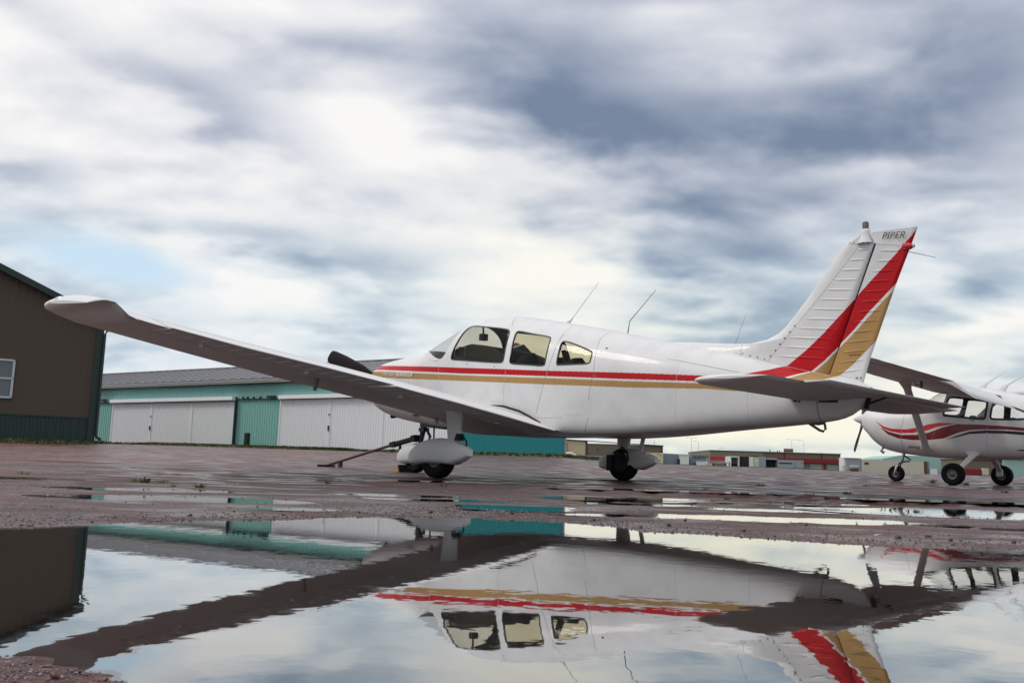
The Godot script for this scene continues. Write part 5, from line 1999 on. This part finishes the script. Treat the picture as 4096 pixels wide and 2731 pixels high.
func make_far() -> void:
	# cream building right of the hangar
	var o := far_thing("cream_building", "low cream metal building with white roof right of the teal hangar", "building", 26.0, 230.0)
	crate("wall", 12.5, 19.65, 2.0, 8.25, 230.0, 30.0, "cream_wall", o)
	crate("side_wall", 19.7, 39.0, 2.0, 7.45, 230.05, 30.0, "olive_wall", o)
	crate("corner_post", 19.45, 19.95, 2.0, 8.1, 229.9, 0.2, "brown_trim", o)
	crate("corner_post", 38.7, 39.1, 2.0, 7.5, 229.9, 0.2, "brown_trim", o)
	var rm := MB.new(false)
	var q := [Vector3(12.3, 8.42, -229.6), Vector3(19.8, 8.12, -229.6), Vector3(39.2, 7.42, -229.6), Vector3(39.2, 8.2, -246.0), Vector3(22.3, 9.45, -246.0), Vector3(12.3, 9.9, -246.0)]
	for i in q.size():
		q[i] -= o.position
	rm.quad(q[0], q[5], q[4], q[1])
	rm.quad(q[1], q[4], q[3], q[2])
	piece("roof", rm.done(), "white_roof", o)
	block("eave_trim", Vector3(16.0, 8.2, -229.7) - o.position, Vector3(7.6, 0.22, 0.1), "brown_trim", o, Basis(Vector3.BACK, -0.04))
	block("eave_trim", Vector3(29.5, 7.72, -229.7) - o.position, Vector3(19.5, 0.22, 0.1), "brown_trim", o, Basis(Vector3.BACK, -0.036))
	var door := crate("door", 13.95, 14.72, 3.2, 7.2, 229.85, 0.1, "cream_wall", o)
	block("frame", Vector3(14.78, 5.3, -229.8) - o.position, Vector3(0.12, 4.0, 0.12), "rust_door", door)
	block("frame", Vector3(14.35, 7.25, -229.8) - o.position, Vector3(0.9, 0.12, 0.12), "rust_door", door)
	crate("vent_pipe", 36.83, 36.93, 7.3, 8.6, 229.9, 0.1, "lamp_pole", o)
	crate("vent", 22.4, 22.8, 5.85, 6.15, 229.9, 0.1, "brown_trim", o)
	o = far_thing("long_tank", "long low pale blue container lying before the olive wall", "container", 20.0, 226.0)
	crate("shell", 16.2, 27.0, 3.3, 4.35, 226.0, 2.0, "trailer_grey", o)
	crate("rib", 19.0, 19.15, 3.3, 4.38, 225.95, 2.1, "trailer_blue", o)
	o = far_thing("white_car", "small white car parked at the corner of the teal hangar", "car", 15.0, 224.0)
	var cm := MB.new()
	cm.tube([Vector3(-1.7, 0.55, 0), Vector3(-1.5, 0.6, 0), Vector3(1.4, 0.6, 0), Vector3(1.7, 0.55, 0)], [0.3, 0.48, 0.48, 0.3], 12, 1.6, Vector3.UP)
	cm.tube([Vector3(-1.0, 0.95, 0), Vector3(-0.6, 1.2, 0), Vector3(0.6, 1.2, 0), Vector3(1.1, 0.95, 0)], [0.15, 0.3, 0.3, 0.15], 12, 2.0, Vector3.UP)
	piece("body", cm.done(), "box_white", o)
	for xx in [-1.0, 1.0]:
		var tm := MB.new()
		tm.lathe([[0.0, 0.1], [0.28, 0.1], [0.3, 0.0], [0.28, -0.1], [0.0, -0.1]], 14, Vector3(xx, 0.3, 0.75))
		piece("wheel", tm.done(), "rubber", o)
	# trailers and containers along the verge
	o = far_thing("camouflage_panel", "sand and brown blotched panel at the left end of the blue trailer", "panel", 36.0, 220.0)
	crate("panel", 33.5, 37.5, 2.6, 5.35, 220.0, 2.4, "sand_camo", o)
	var bl := [[34.6, 3.2, 0.7, 0.16, 0.3], [35.6, 4.4, 0.8, 0.14, -0.5], [36.6, 3.5, 0.7, 0.16, 0.4], [36.9, 4.7, 0.5, 0.2, -0.7], [35.3, 2.95, 0.6, 0.12, 0.0], [36.2, 5.0, 0.6, 0.12, 0.2], [34.2, 4.6, 0.5, 0.2, 0.7]]
	for k in bl:
		block("blotch", Vector3(k[0], k[1], -219.97) - o.position, Vector3(k[2], k[3], 0.04), "brown_camo", o, Basis(Vector3.BACK, k[4]))
	o = far_thing("blue_trailer", "long blue grey trailer with dark slanted lettering, right of the blotched panel", "trailer", 43.0, 220.4)
	var tb := Basis(Vector3.BACK, -0.022)
	block("box", Vector3(42.8, 3.9, -221.7) - o.position, Vector3(10.5, 2.55, 2.5), "trailer_blue", o, tb)
	words("lettering", "Hobart", 1.15, "teal_ink", o, Vector3(44.7, 3.85, -220.38) - o.position, Basis(Vector3.BACK, 0.06), true, true)
	block("skirt", Vector3(46.0, 3.0, -220.38) - o.position, Vector3(2.4, 0.12, 0.06), "teal_ink", o)
	o = far_thing("white_cabinet", "white cabinet with dark sides standing against the blue trailer", "cabinet", 42.4, 218.6)
	crate("box", 41.35, 43.5, 2.6, 4.65, 218.6, 1.4, "box_white", o)
	crate("top", 41.2, 43.9, 4.72, 5.0, 218.9, 1.2, "box_cream", o)
	crate("side", 40.88, 41.34, 2.6, 4.0, 218.8, 1.0, "near_black", o)
	crate("side", 43.51, 43.8, 2.6, 4.05, 218.8, 1.0, "near_black", o)
	o = far_thing("white_bin", "low white bin below the slanted lettering", "bin", 46.6, 218.2)
	crate("box", 45.4, 47.9, 2.55, 3.55, 218.2, 1.2, "box_white", o)
	crate("lid", 45.35, 47.95, 3.56, 3.64, 218.15, 1.3, "box_cream", o)
	o = far_thing("low_crate", "small cream crate on the grass right of the low white bin", "crate", 48.2, 217.8)
	crate("box", 47.5, 48.9, 2.5, 3.1, 217.8, 1.0, "box_cream", o)
	crate("lid", 47.45, 48.95, 3.11, 3.17, 217.75, 1.1, "box_white", o)
	o = far_thing("stored_wing", "detached grey aircraft wing lying between the blue trailer and the open van", "wing", 51.0, 219.0)
	var sw := MB.new()
	var rr := []
	for k in [[48.9, 0.5, 3.35], [50.8, 0.85, 3.3], [53.4, 0.6, 3.55]]:
		var r := PackedVector3Array()
		for c in foil(0.0, 1.0, 6, 0.22, 0.0):
			r.append(Vector3(k[0], k[2] - c.y * k[1] * 1.6, -219.0 - c.x * 1.4) - o.position)
		rr.append(r)
	loft(sw, rr)
	piece("panel", sw.done(), "trailer_grey", o)
	for xx in [49.6, 52.6]:
		crate("trestle", xx, xx + 0.12, 2.4, 3.3, 219.5, 0.8, "near_black", o)
	o = far_thing("pallet", "flat white slab on the grass left of the open van", "pallet", 52.8, 217.5)
	crate("slab", 52.35, 53.3, 2.58, 2.8, 217.5, 0.8, "box_white", o)
	crate("runner", 52.4, 52.5, 2.45, 2.57, 217.5, 0.8, "brown_trim", o)
	o = far_thing("open_van", "white box van seen into its open rear, loaded inside", "van", 54.6, 219.0)
	crate("inside", 53.8, 55.5, 2.7, 4.8, 221.5, 0.1, "pale_door", o)
	crate("side", 53.5, 53.78, 2.5, 5.03, 219.0, 5.0, "box_white", o)
	crate("side", 55.5, 55.75, 2.5, 5.05, 219.0, 5.0, "box_white", o)
	crate("roof", 53.79, 55.49, 4.78, 5.05, 219.0, 5.0, "box_white", o)
	crate("load", 54.1, 55.3, 2.6, 3.3, 220.0, 1.0, "near_black", o)
	crate("load", 53.85, 54.1, 2.6, 4.2, 220.2, 1.0, "near_black", o)
	o = far_thing("dark_trailer", "black open trailer between the open van and the door leaf", "trailer", 57.0, 219.5)
	crate("box", 55.85, 58.15, 2.6, 4.95, 219.5, 5.0, "near_black", o)
	crate("rail", 55.85, 58.15, 4.96, 5.06, 219.45, 5.0, "rusty", o)
	o = far_thing("shed_door", "weathered white door leaf swung open beside the black trailer", "door", 59.4, 219.2)
	crate("leaf", 58.2, 59.15, 2.6, 5.05, 219.2, 0.15, "box_white", o)
	crate("leaf", 59.2, 60.6, 2.65, 5.0, 219.3, 0.15, "box_cream", o)
	crate("lintel", 58.2, 60.65, 5.08, 5.25, 219.2, 0.3, "near_black", o)
	crate("patch", 59.6, 60.15, 3.9, 4.6, 219.28, 0.05, "box_white", o)
	o = far_thing("grey_container", "grey container with a dark opening at its right end", "container", 62.4, 220.0)
	crate("shell", 60.75, 62.42, 2.5, 5.15, 220.0, 2.6, "trailer_grey", o)
	crate("roof", 62.44, 65.3, 4.5, 4.9, 220.2, 2.6, "trailer_grey", o)
	crate("opening", 62.43, 65.25, 2.5, 4.48, 221.5, 0.1, "near_black", o)
	crate("floor", 62.43, 65.25, 2.3, 2.62, 220.0, 1.5, "rusty", o)
	o = far_thing("slotted_trailer", "pale grey trailer with one long dark slot in its side", "trailer", 68.4, 219.6)
	crate("box", 65.33, 71.45, 2.65, 4.52, 219.6, 2.5, "trailer_grey", o)
	crate("slot", 65.5, 68.7, 3.6, 3.88, 219.55, 0.1, "near_black", o)
	crate("seam", 69.4, 69.5, 2.65, 4.52, 219.56, 0.06, "trailer_blue", o)
	crate("plate", 70.8, 71.2, 3.9, 4.2, 219.56, 0.06, "trailer_blue", o)
	crate("wheel", 65.4, 66.6, 2.3, 2.63, 219.8, 0.5, "rubber", o)
	# the long store
	o = far_thing("store_building", "long low tan store with red band and two pale roller doors", "building", 98.0, 330.0)
	crate("wall", 73.3, 92.7, 3.0, 9.2, 330.0, 40.0, "store_wall", o)
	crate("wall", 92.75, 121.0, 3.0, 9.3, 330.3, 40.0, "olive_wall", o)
	crate("roof_edge", 73.2, 121.1, 9.31, 9.55, 329.8, 41.0, "roof_grey", o)
	crate("red_band", 73.3, 92.7, 5.75, 7.22, 329.8, 0.18, "store_red", o)
	crate("red_band", 96.5, 122.5, 5.8, 7.3, 326.0, 4.2, "store_dark_red", o)
	crate("band_lip", 73.3, 92.7, 5.4, 5.72, 329.7, 0.3, "trailer_grey", o)
	crate("annex", 96.5, 122.4, 3.0, 5.79, 327.0, 3.2, "store_wall", o)
	crate("roller_door", 108.8, 112.9, 3.4, 5.5, 326.9, 0.1, "pale_door", o)
	crate("roller_door", 114.9, 118.8, 3.4, 5.5, 326.9, 0.1, "pale_door", o)
	crate("doorway", 119.4, 120.6, 3.2, 5.6, 326.9, 0.1, "near_black", o)
	crate("pier", 113.8, 114.3, 3.0, 5.78, 326.8, 0.2, "store_dark_red", o)
	crate("downpipe", 100.4, 100.7, 7.3, 9.3, 330.1, 0.2, "brown_trim", o)
	crate("downpipe", 114.0, 114.3, 7.3, 9.3, 330.1, 0.2, "brown_trim", o)
	for vx in [[96.38, 10.45], [99.12, 10.2], [99.98, 10.22]]:
		crate("roof_vent", vx[0] - 0.12, vx[0] + 0.12, 9.4, vx[1], 334.0, 0.3, "near_black", o)
	o = far_thing("roof_sign", "dark framed roof sign with red strokes above the store", "sign", 103.8, 336.0)
	crate("post", 102.6, 102.9, 4.0, 9.7, 336.2, 0.2, "near_black", o)
	crate("post", 104.8, 105.1, 4.0, 9.7, 336.2, 0.2, "near_black", o)
	crate("frame", 102.1, 105.55, 9.55, 11.0, 336.0, 0.3, "brown_trim", o)
	crate("face", 102.3, 105.35, 9.7, 10.85, 335.95, 0.04, "store_wall", o)
	for k in 5:
		crate("stroke", 102.6 + k * 0.52, 102.95 + k * 0.52, 10.0 + 0.08 * (k % 2), 10.55 - 0.1 * (k % 3), 335.9, 0.04, "store_dark_red", o)
	# lamp standards
	for k in [[66.57, 13.55, [-1.5, 1.5], "thin double-armed lamp standard left of the store"], [69.09, 12.3, [-1.3], "thin single-armed lamp standard just left of the store"], [103.17, 13.95, [-1.4, 1.4], "thin double-armed lamp standard above the roof sign"], [107.59, 13.8, [-1.5], "thin single-armed lamp standard right of the roof sign"], [76.45, 10.1, [1.4], "short lamp standard above the left part of the store"]]:
		var d := 350.0
		var f: float = d / 330.0
		var lx: float = k[0] * f
		var lp := far_thing("street_lamp", k[3], "street lamp", lx, d)
		var top: float = 0.17 + (k[1] - 0.17) * f - lp.position.y
		var m := MB.new()
		m.tube([Vector3(0, 0, 0), Vector3(0, top, 0)], [0.08, 0.05], 6)
		piece("pole", m.done(), "lamp_pole", lp)
		for arm in k[2]:
			m = MB.new()
			m.tube([Vector3(0, top, 0), Vector3(arm * 0.5, top + 0.25, 0), Vector3(arm, top + 0.25, 0)], [0.045, 0.04, 0.04], 6)
			m.box(Vector3(arm * 1.15, top + 0.2, 0), Vector3(0.7, 0.14, 0.25))
			piece("arm", m.done(), "lamp_pole", lp)
	# behind the high-wing aeroplane
	o = far_thing("grey_shed", "small grey shed at the left end of the cream trailer", "shed", 78.0, 205.0)
	crate("wall", 76.35, 79.75, 1.5, 4.98, 205.0, 3.0, "trailer_grey", o)
	crate("end_panel", 75.9, 76.34, 1.5, 5.02, 205.2, 3.0, "box_white", o)
	crate("roof", 75.9, 79.8, 5.03, 5.15, 204.8, 3.5, "box_white", o)
	o = far_thing("cream_trailer", "long cream trailer with a small brown hatch and rusty right end", "trailer", 87.0, 204.5)
	crate("box", 79.82, 93.7, 1.7, 4.75, 204.5, 2.6, "box_cream", o)
	crate("hatch", 80.25, 81.25, 3.72, 4.25, 204.45, 0.1, "rusty", o)
	crate("rusty_end", 93.71, 94.5, 1.7, 4.8, 204.5, 2.6, "rusty", o)
	crate("open_end", 94.51, 95.0, 1.7, 4.8, 204.6, 2.6, "trailer_blue", o)
	o = far_thing("small_tank", "small greenish tank and drums left of the grey shed", "tank", 77.0, 202.0)
	var km := MB.new()
	km.lathe([[0.0, 1.0], [0.5, 0.95], [0.55, 0.8], [0.55, -0.8], [0.5, -0.95], [0.0, -1.0]], 14, Vector3(0, 0.85, 0), Basis(Vector3.UP, PI / 2))
	piece("shell", km.done(), "tank", o)
	block("cradle", Vector3(0, 0.2, 0), Vector3(1.6, 0.35, 0.8), "rusty", o)
	o = far_thing("pallet_stack", "stack of pale pallets left of the greenish tank", "pallets", 75.2, 203.0)
	for k in 5:
		block("pallet", Vector3(0.03 * (k % 2), 0.15 + k * 0.24, 0), Vector3(1.2, 0.13, 1.0), "box_cream", o)
	o = far_thing("white_boxes", "row of low white boxes between cream trailer and brown shed", "box", 96.6, 204.0)
	crate("box", 95.1, 96.5, 1.8, 3.2, 204.0, 1.5, "box_white", o)
	crate("box", 96.6, 98.1, 1.8, 3.15, 204.1, 1.5, "trailer_grey", o)
	o = far_thing("teal_shed", "far teal shed with shallow gable roof behind the cream trailer", "building", 117.0, 260.0)
	var gm := MB.new(false)
	var g0 := [Vector3(107.4, 2.0, -260), Vector3(107.4, 6.5, -260), Vector3(112.6, 7.6, -260), Vector3(127.0, 7.6, -260), Vector3(127.0, 2.0, -260)]
	var gf := PackedVector3Array()
	var gb := PackedVector3Array()
	for p in g0:
		gf.append(p - o.position)
		gb.append(p - o.position + Vector3(0, 0, -20))
	gm.sheet([gf, gb], true)
	gm.fan(gf)
	piece("wall", gm.done(), "mint_wall", o)
	crate("base", 107.5, 126.9, 1.9, 3.4, 259.9, 0.08, "trailer_grey", o)
	o = far_thing("brown_shed", "dark tan shed behind the main wheels of the high-wing aeroplane", "building", 123.0, 235.0)
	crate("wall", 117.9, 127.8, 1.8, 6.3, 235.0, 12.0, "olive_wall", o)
	crate("roof", 117.7, 128.0, 6.31, 6.5, 234.6, 13.0, "brown_trim", o)
	o = far_thing("red_container", "dark red container in front of the dark tan shed", "container", 120.3, 232.0)
	crate("shell", 116.8, 121.0, 1.9, 3.85, 232.0, 2.4, "store_dark_red", o)
	for k in 6:
		crate("rib", 117.1 + k * 0.65, 117.2 + k * 0.65, 1.95, 3.8, 231.95, 0.08, "store_dark_red", o)
	o = far_thing("tan_cabinet", "small tan cabinet right of the dark red container", "cabinet", 121.9, 231.5)
	crate("box", 121.2, 122.6, 2.4, 4.15, 231.5, 1.0, "box_cream", o)
	crate("legs", 121.3, 122.5, 1.8, 2.38, 231.6, 0.8, "rusty", o)
	o = far_thing("mint_shed", "pale mint green shed at the right edge behind a wheel", "building", 134.0, 234.0)
	crate("wall", 127.9, 150.0, 1.8, 6.6, 234.0, 14.0, "mint_wall", o)
	crate("roof", 127.7, 150.2, 6.61, 6.85, 233.6, 15.0, "white_roof", o)
